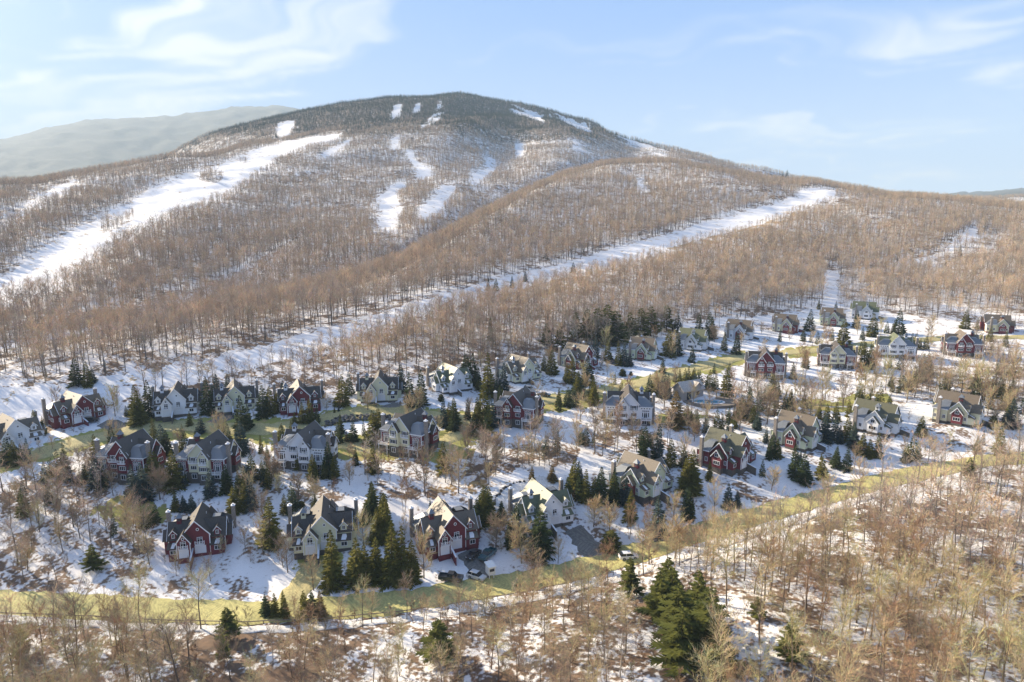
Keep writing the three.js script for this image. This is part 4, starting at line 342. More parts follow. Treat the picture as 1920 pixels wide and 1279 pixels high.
// ---- the woods
const woods = { near: [], mid: [], far: [], spruceNear: [], spruceFar: [], brush: [] };
{
  const R = rng(5), inView = (x, z, m) => Math.abs(x) < -z * 0.80 + m;
  const bands = [[88, 215, 5.0, 'near'], [215, 330, 5.2, 'near'], [330, 560, 5.0, 'near'], [560, 1050, 5.0, 'mid'], [1050, 1750, 5.9, 'far'], [1750, 2560, 6.5, 'far']];
  for (const [d0, d1, s, kind] of bands) for (let z = -d0; z > -d1; z -= s) for (let x = z * 0.82 - 30; x < -z * 0.82 + 30; x += s) {
    const px = x + (R() - 0.5) * s * 0.95, pz = z + (R() - 0.5) * s * 0.95, r1 = R(), r2 = R(), r3 = R(), r4 = R();
    if (!inView(px, pz, 25)) continue;
    const [trail, clear, thick, grass, , road] = cover(px, pz);
    const field = trail > 0.8 && -pz < 300 && px < -60 && r1 < 0.5;
    if ((trail > 0.8 && !field) || road > 0.4 || (trail > 0.4 && r1 < 0.72) || (clear > 0.5 && thick < 0.5) || (clear > 0.5 && r1 < 0.48)) continue;
    if (-pz < 150 && px < 20 && clear < 0.5 && r1 < 0.22) continue;
    if (r1 > 0.93 + 0.25 * noise(px / 40, pz / 40)) continue;
    const y = height(px, pz), up = y - EYE, wood = 0.5 + 0.5 * noise2(px / 130, pz / 130);
    const spruce = -pz > 1050 ? smooth(165, 255, up + 46 * noise(px / 120, pz / 120)) * (px > 250 ? 0.85 : 0.96) + 0.02 * (wood > 0.6) : -pz > 420 ? 0.012 * smooth(0.35, 0.8, wood) : 0;
    if (r2 < spruce) { woods[-pz < 900 ? 'spruceNear' : 'spruceFar'].push([px, y - 0.3, pz, 6.5 + 5 * r3, r3, r4]); continue; }
    let h = (clear > 0.5 ? 9.5 + 6 * r2 : 12.5 + 5.5 * r2) * (0.85 + 0.25 * wood);
    if (-pz > 420) h *= lerp(1, 0.68, smooth(420, 1000, -pz + 60 * noise(px / 70, pz / 70)));   // lower, younger woods up the slopes
    if (-pz < 126 && px / -pz > 0.19 && px / -pz < 0.31 && r1 < 0.75) continue;
    if (clear < 0.5 && -pz < 215) { h *= px < -58 ? 0.95 : px < 22 ? 0.62 : 0.98; if (cover(px, pz - 14)[5] > 0.3) h *= 0.72; }
    if (-pz > 250 && (cover(px, pz - 22)[0] > 0.8 || cover(px, pz - 42)[0] > 0.8)) h *= 0.62;
    if (clear > 0.5 && (HOUSES.some((q) => Math.abs(q[0] / q[1] - px / pz) * -pz < 10 && pz > q[1] - 8 && pz < q[1] + 26) || (Math.abs(px / pz - POINTS.pool[0] / POINTS.pool[1]) * -pz < 9 && pz > POINTS.pool[1] - 12 && pz < POINTS.pool[1] + 30))) continue;
    if (-pz < 160 && CONIFERS.some((c) => c[3] === 5 && Math.hypot(c[0] - px, c[1] - pz) < 6)) continue;
    woods[kind].push([px, y - 0.2, pz, h, r3, r4]);
  }
  // low brush under the trees near the village
  for (let z = -88; z > -330; z -= 3.1) for (let x = z * 0.82 - 20; x < -z * 0.82 + 20; x += 3.1) {
    const px = x + (R() - 0.5) * 3, pz = z + (R() - 0.5) * 3, r1 = R(), r2 = R(), r3 = R(); if (!inView(px, pz, 15)) continue;
    const [trail, clear, thick, , bracken, road] = cover(px, pz); if (road > 0.3 || trail > 0.6) continue;
    const want = bracken > 0.5 ? 0.8 : clear > 0.5 ? (thick > 0.5 ? 0.42 : 0.09) : (-pz < 150 ? 0.72 : 0.46) + 0.3 * noise3(px / 18, pz / 18);
    if (r1 < want) woods.brush.push([px, height(px, pz) - 0.1, pz, 1.3 + (-pz < 150 && px < 40 ? 4 : 2.8) * r2, r3, r1]);
  }
}
const instancedMat = vc(1, 1, 1);
const TINTS = { wood: [[0.50, 0.37, 0.255], [0.60, 0.445, 0.305], [0.42, 0.325, 0.24], [0.62, 0.47, 0.31], [0.47, 0.385, 0.30], [0.40, 0.335, 0.275]], spruce: [[0.038, 0.052, 0.034], [0.048, 0.060, 0.040], [0.036, 0.050, 0.040]], young: [[0.042, 0.060, 0.020], [0.115, 0.108, 0.022], [0.055, 0.075, 0.040], [0.085, 0.09, 0.022]], brush: [[0.26, 0.17, 0.10], [0.36, 0.26, 0.16], [0.24, 0.14, 0.08], [0.30, 0.25, 0.14]] };
function scatter(parent, name, list, shapes, tints, unitHeight, wide = 1) {
  const M = new THREE.Matrix4(), Q = new THREE.Quaternion(), S = new THREE.Vector3(), V = new THREE.Vector3(), E = new THREE.Euler(), c = new THREE.Color();
  shapes.forEach((geo, k0) => {
    const mine = list.filter((_, i) => i % shapes.length === k0); if (!mine.length) return;
    const im = lit(new THREE.InstancedMesh(geo, instancedMat, mine.length)); im.name = name; im.userData.kind = 'stuff';
    mine.forEach(([x, y, z, h, a, b], i) => {
      E.set((a - 0.5) * 0.1, b * 40, (b - 0.5) * 0.1); Q.setFromEuler(E); const s = h / unitHeight; im.setMatrixAt(i, M.compose(V.set(x, y, z), Q, S.set(s * wide * (0.85 + 0.4 * a), s, s * wide * (0.85 + 0.4 * a))));
      const n = Math.floor(((a * 7.31 + b * 3.7) % 1) * tints.length), t = tints[n], k = 0.72 + 0.5 * ((a * 13.7) % 1); im.setColorAt(i, c.setRGB(t[0] * k, t[1] * k, t[2] * k));
    });
    parent.add(im);
  });
}
{
  // the 300 bare trees that stand nearest are objects of their own
  woods.near.sort((p, q) => Math.hypot(p[0], p[2]) - Math.hypot(q[0], q[2]));
  const own = woods.near.splice(0, 300), R = rng(31), shapes = [1, 2, 3, 4, 5].map((s) => bareTree(120 + s, { limbs: 16, sub: 5, twigs: 9, w: 0.0155, r: 0.17, split: true }));
  for (const [x, , z, h, a, b] of own) {
    const pale = R() < 0.16, tw = Math.floor(R() * 5), lean = (R() - 0.5) * 0.16, g = plant('hardwood_tree', shapes[Math.floor(R() * 5)], pale ? birchBark : bark, [TWIG.brown, TWIG.tan, TWIG.tan, TWIG.olive, TWIG.rust][tw], x, z, h / 16, b * 40, 0.95 + 0.4 * a, lean);
    const where = z < -120 ? (x < -60 ? 'by the roadside at the left' : x < -10 ? 'by the roadside left of centre' : x < 40 ? 'by the roadside right of centre' : x < 62 ? 'above the right woods tip' : x < 85 ? 'above the right woods' : x < 105 ? 'along the top right woods' : 'at the far right roadside') : x < -55 ? 'in the bottom left corner' : x < -15 ? 'at bottom, left of centre' : x < 25 ? 'at bottom, right of centre' : x < 60 ? 'in the bottom right woods' : 'in the bottom right corner';
    tag(g, (h > 15.5 ? 'tall ' : h < 12.5 ? 'short ' : '') + (lean > 0.045 ? 'leftward leaning ' : lean < -0.045 ? 'rightward leaning ' : 'upright ') + ['brown', 'tan', 'tan', 'pale olive', 'rusty'][tw] + ' leafless tree with ' + (pale ? 'pale' : 'dark') + ' bark ' + where, 'tree', 'leafless trees of the near woods');
  }
  const forest = new THREE.Group(); forest.name = 'hardwood_forest'; tag(forest, 'leafless brown hardwood forest covering the slopes', 'forest', null, 'stuff'); scene.add(forest);
  scatter(forest, 'near_trees', woods.near, [1, 2, 3, 4].map((s) => bareTree(140 + s, { limbs: 13, sub: 4, twigs: 6, w: 0.021, r: 0.2, trunkColor: [0.36, 0.40, 0.46] })), TINTS.wood, 16);
  scatter(forest, 'middle_trees', woods.mid, [1, 2, 3].map((s) => bareTree(150 + s, { limbs: 10, sub: 3, twigs: 4, w: 0.045, r: 0.27, trunkColor: [0.36, 0.40, 0.46] })), TINTS.wood, 16);
  scatter(forest, 'distant_trees', woods.far, [1, 2, 3].map((s) => bareTree(160 + s, { limbs: 8, sub: 2, twigs: 2, w: 0.10, r: 0.34, trunkColor: [0.36, 0.40, 0.46] })), TINTS.wood, 16);
  const dark = new THREE.Group(); dark.name = 'spruce_forest'; tag(dark, 'dark spruce forest on the upper mountain', 'forest', null, 'stuff'); scene.add(dark);
  scatter(dark, 'near_spruces', woods.spruceNear, [1, 2].map((s) => conifer(170 + s, { whorls: 14, boughs: 7, sprays: 2 })), TINTS.spruce, 10);
  scatter(dark, 'distant_spruces', woods.spruceFar, [1, 2].map((s) => conifer(180 + s, { whorls: 8, boughs: 6, sprays: 1 })), TINTS.spruce, 10, 1.5);
  const young = [], RY = rng(91);   // young evergreens planted in clumps between the gardens
  for (let n = 0; n < 6000 && young.length < 260; n++) {
    const cz = -165 - 215 * RY(), cx = cz * (0.76 - 1.52 * RY()), k = 2 + Math.floor(RY() * 4);
    for (let i = 0; i < k; i++) {
      const x = cx + (RY() - 0.5) * 9, z = cz + (RY() - 0.5) * 6, hh = 4 + 5.5 * RY(), a = RY(), b = RY(), [trail, clear, , , , road] = cover(x, z);
      if (clear < 0.5 || trail > 0.5 || road > 0.15 || HOUSES.some((q) => Math.hypot(q[0] - x, q[1] - z) < 9.5 || (Math.abs(q[0] / q[1] - x / z) * -z < 8 && z > q[1] && z < q[1] + 12 + hh * 1.6)) || CARS.some((q) => Math.hypot(q[0] - x, q[1] - z) < 5) || Math.hypot(x - POINTS.pool[0], z - POINTS.pool[1]) < 14) continue;
      young.push([x, height(x, z) - 0.1, z, hh, a, b]);
    }
  }
  const nursery = new THREE.Group(); nursery.name = 'young_evergreens'; tag(nursery, 'young evergreens massed between the gardens', 'evergreens', null, 'stuff'); scene.add(nursery);
  scatter(nursery, 'evergreens', young, [1, 2, 3].map((s) => conifer(230 + s, { form: s === 3 ? 'narrow' : 'spruce', whorls: 20, boughs: 8, sprays: 3 })), TINTS.young, 10, 1.25);
  const brush = new THREE.Group(); brush.name = 'undergrowth'; tag(brush, 'brown brush and saplings under the trees', 'undergrowth', null, 'stuff'); scene.add(brush);
  scatter(brush, 'brush', woods.brush, [1, 2, 3].map((s) => bareTree(190 + s, { form: 'brush', limbs: 16, sub: 3, twigs: 5, w: 0.06, r: 0.12 })), TINTS.brush, 16);
}
// ---------------------------------------------------------------- houses: one plan in two hands, many turns and paints
const PAINT = {
  red: std(0.150, 0.022, 0.030, 0.75), cream: std(0.68, 0.655, 0.44, 0.75), white: std(0.80, 0.80, 0.79, 0.75), mint: std(0.58, 0.62, 0.42, 0.75),
};
const shingle = (r, g, b, seed) => new THREE.MeshPhysicalMaterial({ map: speckle(r, g, b, 0.35, seed, 128), roughness: 0.5, specularIntensity: 0.75, side: THREE.DoubleSide });
const ROOF = { taupe: shingle(0.070, 0.056, 0.044, 51), tan: shingle(0.15, 0.118, 0.082, 52), sage: shingle(0.125, 0.135, 0.070, 53), moss: shingle(0.105, 0.102, 0.060, 54) };
const snowMat = std(0.84, 0.83, 0.81, 0.9);
const trimMat = std(0.80, 0.80, 0.79, 0.6), metalMat = std(0.20, 0.215, 0.23, 0.42, { metalness: 0.35 }), stoneMat = new THREE.MeshStandardMaterial({ map: speckle(0.27, 0.23, 0.19, 0.55, 55, 64), roughness: 0.9, side: THREE.DoubleSide }), baseMat = new THREE.MeshStandardMaterial({ map: speckle(0.10, 0.088, 0.075, 0.5, 56, 64), roughness: 0.9, side: THREE.DoubleSide });
const paneMat = new THREE.MeshPhysicalMaterial({ color: new THREE.Color().setRGB(0.018, 0.022, 0.028), roughness: 0.08, side: THREE.DoubleSide }), louverMat = std(0.06, 0.06, 0.065, 0.8), garageMat = std(0.74, 0.74, 0.73, 0.6), deckMat = std(0.36, 0.32, 0.27, 0.85);
class Shape3 {   // boxes and flat polygons in a house's own axes, with uv in metres
  constructor() { this.p = []; this.uv = []; }
  face(...v) {   // convex polygon
    const a = v[0], b = v[1], c = v[2], n = [Math.abs((b[1] - a[1]) * (c[2] - a[2]) - (b[2] - a[2]) * (c[1] - a[1])), Math.abs((b[2] - a[2]) * (c[0] - a[0]) - (b[0] - a[0]) * (c[2] - a[2])), Math.abs((b[0] - a[0]) * (c[1] - a[1]) - (b[1] - a[1]) * (c[0] - a[0]))];
    const k = n[1] >= n[0] && n[1] >= n[2] ? [0, 2] : n[0] > n[2] ? [2, 1] : [0, 1];
    for (let i = 1; i < v.length - 1; i++) for (const q of [v[0], v[i], v[i + 1]]) { this.p.push(...q); this.uv.push(q[k[0]] / 4, q[k[1]] / 4); }
    return this;
  }
  box(x0, x1, y0, y1, z0, z1) {
    const A = [x0, y0, z0], B = [x1, y0, z0], C = [x1, y1, z0], D = [x0, y1, z0], E = [x0, y0, z1], F = [x1, y0, z1], G = [x1, y1, z1], H = [x0, y1, z1];
    return this.face(E, F, G, H).face(B, A, D, C).face(A, E, H, D).face(F, B, C, G).face(D, H, G, C).face(A, B, F, E);
  }
  slab(a, b, c, d, t) {   // a sloping board: four corners (upper face), t thick downwards
    const L = (v) => [v[0], v[1] - t, v[2]]; return this.face(a, b, c, d).face(L(d), L(c), L(b), L(a)).face(a, L(a), L(b), b).face(b, L(b), L(c), c).face(c, L(c), L(d), d).face(d, L(d), L(a), a);
  }
  geo(mirror) {
    const p = this.p.slice(); if (mirror) for (let i = 0; i < p.length; i += 9) { for (let k = 0; k < 9; k += 3) p[i + k] *= -1; for (let k = 0; k < 3; k++) { const t = p[i + 3 + k]; p[i + 3 + k] = p[i + 6 + k]; p[i + 6 + k] = t; } }
    const uv = this.uv.slice(); if (mirror) for (let i = 0; i < uv.length; i += 6) for (let k = 0; k < 2; k++) { const t = uv[i + 2 + k]; uv[i + 2 + k] = uv[i + 4 + k]; uv[i + 4 + k] = t; }
    const g = new THREE.BufferGeometry(); g.setAttribute('position', new THREE.Float32BufferAttribute(p, 3)); g.setAttribute('uv', new THREE.Float32BufferAttribute(uv, 2)); g.computeVertexNormals(); return g;
  }
}
const S = () => new Shape3();
function housePlan(mirror) {
  const list = [];   // {name, geo, mat, face, up: index of the parent part}
  const put = (name, shape, mat, face = 'all', up = -1) => list.push({ name, geo: shape.geo(mirror), mat, face, up }) - 1;
  const DOWN = -4.5, O = 0.45;
  // a block with a gable roof; axis 'z': ridge runs along z, 'x': along x
  function block(axis, x0, x1, z0, z1, eave, ridge, wallMat, roofMat, ends, mid = null) {
    const cx = (x0 + x1) / 2, cz = (z0 + z1) / 2;
    if (axis === 'z') {
      put('wall', S().box(x0, x1, -0.3, eave, z0, z1).face([x0, eave, z1], [x1, eave, z1], [cx, ridge, z1]).face([x1, eave, z0], [x0, eave, z0], [cx, ridge, z0]), wallMat);
      const k = (ridge - eave) / (cx - x0), lo = eave - k * O + 0.2, hi = ridge + 0.2;
      put('roof_slope', S().slab([x0 - O, lo, z0 - O], [x0 - O, lo, z1 + O], [cx, hi, z1 + O], [cx, hi, z0 - O], 0.2), roofMat);
      put('roof_slope', S().slab([cx, hi, z0 - O], [cx, hi, z1 + O], [x1 + O, lo, z1 + O], [x1 + O, lo, z0 - O], 0.2), roofMat);
      for (const [e, z] of [['front', z1 + O], ['rear', z0 - O]]) if (ends.includes(e)) for (const s of [-1, 1]) { const xe = s < 0 ? x0 - O : x1 + O, w = 0.12 * (e === 'front' ? 1 : -1); put('rake_board', S().face([xe, lo - 0.36, z + w], [cx, hi - 0.36, z + w], [cx, hi + 0.06, z + w], [xe, lo + 0.06, z + w]).slab([xe, lo + 0.06, z + w], [xe, lo + 0.06, z], [cx, hi + 0.06, z], [cx, hi + 0.06, z + w], 0.05), trimMat); }
    } else {
      put('wall', S().box(x0, x1, -0.3, eave, z0, z1).face([x0, eave, z0], [x0, eave, z1], [x0, ridge, cz]).face([x1, eave, z1], [x1, eave, z0], [x1, ridge, cz]), wallMat);
      const k = (ridge - eave) / (cz - z0), lo = eave - k * O + 0.2, hi = ridge + 0.2;
      put('roof_slope', S().slab([x0 - O, lo, z1 + O], [x1 + O, lo, z1 + O], [x1 + O, hi, cz], [x0 - O, hi, cz], 0.2), roofMat);
      put('roof_slope', S().slab([x1 + O, lo, z0 - O], [x0 - O, lo, z0 - O], [x0 - O, hi, cz], [x1 + O, hi, cz], 0.2), roofMat);
      for (const [e, x] of [['left', x0 - O], ['right', x1 + O]]) if (ends.includes(e)) for (const s of [-1, 1]) { const ze = s < 0 ? z0 - O : z1 + O, w = 0.12 * (e === 'right' ? 1 : -1); put('rake_board', S().face([x + w, lo - 0.36, ze], [x + w, hi - 0.36, cz], [x + w, hi + 0.06, cz], [x + w, lo + 0.06, ze]).slab([x + w, lo + 0.06, ze], [x, lo + 0.06, ze], [x, hi + 0.06, cz], [x + w, hi + 0.06, cz], 0.05), trimMat); }
    }
  }
  // openings: on a wall across z (axis 'z', dir +-1) or across x
  const onto = (axis, at, dir) => (u0, u1, y0, y1, d0, d1) => axis === 'z' ? [Math.min(u0, u1), Math.max(u0, u1), y0, y1, Math.min(at + dir * d0, at + dir * d1), Math.max(at + dir * d0, at + dir * d1)] : [Math.min(at + dir * d0, at + dir * d1), Math.max(at + dir * d0, at + dir * d1), y0, y1, Math.min(u0, u1), Math.max(u0, u1)];
  function window(axis, at, dir, u0, u1, y0, y1, face, bars = 1, name = 'window') {
    const B = onto(axis, at, dir), t = 0.13, f = S();
    f.box(...B(u0, u0 + t, y0, y1, 0, 0.12)).box(...B(u1 - t, u1, y0, y1, 0, 0.12)).box(...B(u0 + t, u1 - t, y1 - t, y1, 0, 0.12)).box(...B(u0 + t, u1 - t, y0, y0 + t, 0, 0.12));
    for (let i = 1; i <= bars; i++) { const c = lerp(u0, u1, i / (bars + 1)); f.box(...B(c - 0.05, c + 0.05, y0 + t, y1 - t, 0, 0.1)); }
    if (name === 'french_door') f.box(...B(u0 + t, u1 - t, y1 - 0.62, y1 - 0.5, 0, 0.1));
    const w = put(name, f, trimMat, face); put('pane', S().box(...B(u0 + t, u1 - t, y0 + t, y1 - t, 0, 0.05)), paneMat, face, w); return w;
  }
  function shutters(axis, at, dir, u0, u1, y0, y1, face) { for (const s of [[u0 - 0.5, u0 - 0.06], [u1 + 0.06, u1 + 0.5]]) put('shutter', S().box(...onto(axis, at, dir)(s[0], s[1], y0, y1, 0, 0.07)), louverMat, face); }
  function balcony(axis, at, dir, u0, u1, y, out, face, name = 'balcony') {
    const B = onto(axis, at, dir), b = put(name, S().box(...B(u0, u1, y - 0.2, y, 0, out)), trimMat, face), r = S();
    r.box(...B(u0, u1, y + 0.92, y + 1.02, out - 0.1, out)).box(...B(u0, u1, y + 0.1, y + 0.18, out - 0.08, out - 0.02));
    for (const u of [u0, u1 - 0.1]) r.box(...B(u, u + 0.1, y + 0.92, y + 1.02, 0, out - 0.1));
    const n = Math.round((u1 - u0) / 0.3); for (let i = 1; i < n; i++) { const u = lerp(u0, u1, i / n); r.box(...B(u - 0.035, u + 0.035, y + 0.18, y + 0.92, out - 0.075, out - 0.025)); }
    put('railing', r, trimMat, face, b);
    for (const u of [u0, (u0 + u1) / 2, u1]) put('baluster_post', S().box(...B(u - 0.09, u + 0.09, y, y + 1.25, out - 0.14, out + 0.02)), trimMat, face, b);
    return b;
  }
  function roundWindow(axis, at, dir, u, y, face) {
    const f = S(), g = S(), ring = (r, i, d) => { const e = i / 12 * 2 * Math.PI, a = u + Math.cos(e) * r, b = y + Math.sin(e) * r; return axis === 'z' ? [a, b, at + dir * d] : [at + dir * d, b, a]; };
    for (let i = 0; i < 12; i++) { f.face(ring(0.3, i, 0.1), ring(0.48, i, 0.1), ring(0.48, i + 1, 0.1), ring(0.3, i + 1, 0.1)).face(ring(0.48, i, 0), ring(0.48, i + 1, 0), ring(0.48, i + 1, 0.1), ring(0.48, i, 0.1)); g.face(ring(0, i, 0.05), ring(0.3, i, 0.05), ring(0.3, i + 1, 0.05)); }
    const w = put('round_window', f, trimMat, face); put('pane', g, paneMat, face, w);
  }
  // foundation that reaches down the slope
  put('foundation', S().box(-4.15, 4.15, DOWN, -0.3, -8.45, 6.45), 'base'); put('foundation', S().box(-8.55, 8.55, DOWN, -0.3, -2.55, 4.75), 'base');
  for (const s of [-1, 1]) put('foundation', S().box(Math.min(s * 4.15, s * 9.5), Math.max(s * 4.15, s * 9.5), DOWN, -0.3, -8.1, -2.55), 'base');
  block('z', -4.2, 4.2, -8.5, 6.5, 6.0, 10.3, 'wall', 'roof', ['front', 'rear']);
  block('x', -8.6, 8.6, -2.6, 4.8, 4.5, 8.5, 'wall2', 'roof', ['left', 'right']);
  block('z', -5.5, -1.5, 5.2, 8.7, 4.7, 7.3, 'wall', 'roof', ['front']); put('foundation', S().box(-5.45, -1.55, DOWN, -0.3, 6.4, 8.65), 'base');
  block('x', -10.3, -7, -0.9, 3.1, 3.9, 6.2, 'accent', 'roof', ['left']); block('x', 7, 10.3, -0.9, 3.1, 3.9, 6.2, 'accent', 'roof', ['right']);
  for (const s of [-1, 1]) put('foundation', S().box(Math.min(s * 8.5, s * 10.25), Math.max(s * 8.5, s * 10.25), DOWN, -0.3, -0.85, 3.05), 'base');
  block('z', 0.3, 4.5, -10.0, -6.5, 5.5, 8.3, 'wall', 'roof', ['rear']); put('foundation', S().box(0.35, 4.45, DOWN, -0.3, -9.95, -8.4), 'base');
  // great rooms with hipped seamed metal roofs, chimneys, decks
  for (const s of [-1, 1]) {
    const X0 = s * 4.0, X1 = s * 9.6, m = (a, b) => [Math.min(a, b), Math.max(a, b)];
    put('wall', S().box(...m(X0, X1), -0.3, 5.0, -8.2, -2.6), 'bay');
    const e = 4.85, h = 7.7, xi = s * 5.4, xo = s * (9.6 + O), zr = -8.2 - O, zi = -5.2, ribs = (f, a, b, c, d, n) => { for (let i = 0; i <= n; i++) { const t = i / n, p = [0, 1, 2].map((k) => lerp(a[k], b[k], t)), q = [0, 1, 2].map((k) => lerp(d[k], c[k], t)), w = 0.05; f.face([p[0] - w, p[1] + 0.02, p[2] - w], [p[0] + w, p[1] + 0.12, p[2] + w], [q[0] + w, q[1] + 0.12, q[2] + w], [q[0] - w, q[1] + 0.02, q[2] - w]); } return f; };
    const A = [xo, e, zr], B = [s * 4.0, e, zr], C = [s * 4.0, h, zi], D = [xi + s * 1.2, h, zi], E = [xo, e, -2.2], F2 = [xi + s * 1.2, h, -2.2], G = [s * 4.0, h, -2.2];
    put('metal_roof', ribs(S().slab(A, B, C, D, 0.14), A, B, C, D, 12), 'metal'); put('metal_roof', ribs(S().slab(E, A, D, F2, 0.14), A, E, F2, D, 12), 'metal'); put('metal_roof', S().slab(C, D, F2, G, 0.14), 'metal');
    put('fascia', S().box(...m(s * 4.6, xo), 4.5, 4.84, zr - 0.06, zr), trimMat); put('fascia', S().box(...m(xo, xo + s * 0.06), 4.5, 4.84, zr, -2.3), trimMat);
    const ch = put('chimney', S().box(...m(s * 9.7, s * 10.9), DOWN, 9.4, -6.3, -5.1), 'stone'); put('chimney_cap', S().box(...m(s * 9.6, s * 11.0), 9.4, 9.65, -6.4, -5.0).box(...m(s * 10.0, s * 10.6), 9.65, 10.1, -6.0, -5.4), trimMat, 'all', ch);
    for (let i = 0; i < 4; i++) { const u = s * (5.0 + i * 1.1); window('z', -8.2, -1, ...m(u, u + s * 0.75), 3.75, 4.4, 'rear', 0); }
    window('z', -8.2, -1, ...m(s * 5.5, s * 8.6), 2.75, 3.4, 'rear', 3); window('z', -8.2, -1, ...m(s * 6.3, s * 7.8), 0.1, 2.55, 'rear', 1, 'french_door'); window('z', -8.2, -1, ...m(s * 5.5, s * 6.15), 0.5, 2.55, 'rear', 0); window('z', -8.2, -1, ...m(s * 7.95, s * 8.6), 0.5, 2.55, 'rear', 0);
    window('z', -8.15, -1, ...m(s * 5.6, s * 7.6), -2.6, -0.8, 'rear', 1);
    const dk = balcony('z', -8.2, -1, ...m(s * 5.0, s * 9.4), -0.1, 2.6, 'rear', 'deck'); put('deck_boards', S().box(...m(s * 5.05, s * 9.35), -0.098, -0.06, -10.7, -8.2), deckMat, 'rear', dk);
    for (const u of [5.2, 9.2]) put('post', S().box(s * u - 0.12, s * u + 0.12, DOWN, -0.3, -10.7, -10.46), trimMat, 'rear', dk);
    window('x', s * 9.6, s, -4.4, -3.2, 0.8, 2.4, s < 0 ? 'left' : 'right'); window('x', s * 9.6, s, -7.9, -6.7, 0.8, 2.4, s < 0 ? 'left' : 'right');
    window('x', s * 10.3, s, 0.3, 1.9, 3.6, 5.0, s < 0 ? 'left' : 'right'); window('x', s * 10.3, s, -0.3, 2.5, 0.8, 2.3, s < 0 ? 'left' : 'right', 2); window('x', s * 8.6, s, 3.3, 4.4, 0.8, 2.4, s < 0 ? 'left' : 'right');
    // corner boards
    for (const [x, z, top] of [[8.6, 4.8, 4.4], [9.6, -8.2, 4.8], [4.2, 6.5, 5.9]]) put('corner_board', S().box(s * x - 0.14, s * x + 0.14, -0.3, top, z - (z > 0 ? 0.12 : 0.04), z + (z > 0 ? 0.04 : 0.12)), trimMat);
  }
  for (const x of [-5.5, -1.5]) put('corner_board', S().box(x - 0.12, x + 0.12, -0.3, 4.6, 8.6, 8.76), trimMat);
  // rear gables
  window('z', -10.0, -1, 1.6, 3.2, 3.3, 5.4, 'rear', 1, 'french_door'); shutters('z', -10.0, -1, 1.6, 3.2, 3.5, 5.4, 'rear'); balcony('z', -10.0, -1, 1.0, 3.8, 3.15, 0.8, 'rear'); window('z', -10.0, -1, 1.2, 3.6, 0.7, 2.2, 'rear', 2); shutters('z', -10.0, -1, 1.2, 3.6, 0.7, 2.2, 'rear'); window('z', -9.95, -1, 1.4, 3.4, -2.6, -0.8, 'rear', 1); roundWindow('z', -10.0, -1, 2.4, 6.9, 'rear');
  window('z', -8.5, -1, -3.2, -1.2, 3.3, 5.3, 'rear', 2); shutters('z', -8.5, -1, -3.2, -1.2, 3.3, 5.3, 'rear'); balcony('z', -8.5, -1, -3.8, -0.6, 3.15, 0.8, 'rear'); window('z', -8.5, -1, -3.4, -1.0, 0.7, 2.2, 'rear', 2); window('z', -8.45, -1, -3.2, -1.2, -2.6, -0.8, 'rear', 1);
  // front: garages, balconies, round windows, dormers, lean-to porches
  for (const [u0, u1, z] of [[-5.0, -2.0, 8.7], [-0.6, 2.9, 6.5]]) {
    const gd = put('garage_door', S().box(u0, u1, -0.2, 2.3, z, z + 0.06), garageMat, 'front'), c = (u0 + u1) / 2;
    for (let i = 1; i < 4; i++) put('panel', S().box(u0 + 0.15, u1 - 0.15, -0.2 + i * 0.62 - 0.5, -0.2 + i * 0.62, z + 0.06, z + 0.1), garageMat, 'front', gd);
    window('z', z, 1, c - 0.85, c + 0.85, 2.85, 5.0, 'front', 1, 'french_door'); balcony('z', z, 1, c - 1.4, c + 1.4, 2.75, 0.75, 'front');
  }
  roundWindow('z', 6.5, 1, 0.7, 7.5, 'front'); roundWindow('z', 8.7, 1, -3.5, 5.8, 'front');
  for (const [x0, x1, zf] of [[-8.6, -5.5, 7.0], [4.2, 8.6, 6.8]]) {
    put('wall', S().box(x0 + 0.1, x1 - 0.02, -0.3, 2.5, 4.8, zf), 'wall'); put('porch_roof', S().slab([x0 - 0.3, 2.35, zf + 0.4], [x1, 2.35, zf + 0.4], [x1, 3.5, 4.75], [x0 - 0.3, 3.5, 4.75], 0.16), 'roof'); put('foundation', S().box(x0 + 0.15, x1 - 0.1, DOWN, -0.3, 4.7, zf - 0.05), 'base');
    const c = (x0 + x1) / 2; window('z', zf, 1, c - 0.95, c + 0.95, 0.5, 1.9, 'front', 1);
    // old snow left on the porch roof
    const sn = (u, v) => [lerp(x0, x1, u), lerp(2.35, 3.5, v) + 0.05, lerp(zf + 0.4, 4.75, v)]; put('roof_snow', S().face(sn(0.3, 0.1), sn(0.62, 0.06), sn(0.7, 0.5), sn(0.66, 0.88), sn(0.4, 0.9), sn(0.34, 0.5)), snowMat, 'front');
    // dormer
    const d = put('dormer', S().box(c - 0.95, c + 0.95, 4.3, 6.3, 2.6, 4.9).face([c - 0.95, 6.3, 4.9], [c + 0.95, 6.3, 4.9], [c, 7.3, 4.9]), 'wall', 'front');
    put('dormer_roof', S().slab([c - 1.3, 6.0, 5.25], [c, 7.45, 5.25], [c, 7.45, 2.0], [c - 1.3, 6.0, 3.0], 0.12).slab([c, 7.45, 5.25], [c + 1.3, 6.0, 5.25], [c + 1.3, 6.0, 3.0], [c, 7.45, 2.0], 0.12), 'roof', 'front', d);
    put('dormer_trim', S().face([c - 1.34, 5.74, 5.28], [c, 7.18, 5.28], [c, 7.52, 5.28], [c - 1.34, 6.08, 5.28]).face([c, 7.18, 5.28], [c + 1.34, 5.74, 5.28], [c + 1.34, 6.08, 5.28], [c, 7.52, 5.28]), trimMat, 'front', d);
    window('z', 4.9, 1, c - 0.5, c + 0.5, 4.8, 6.1, 'front', 1);
  }
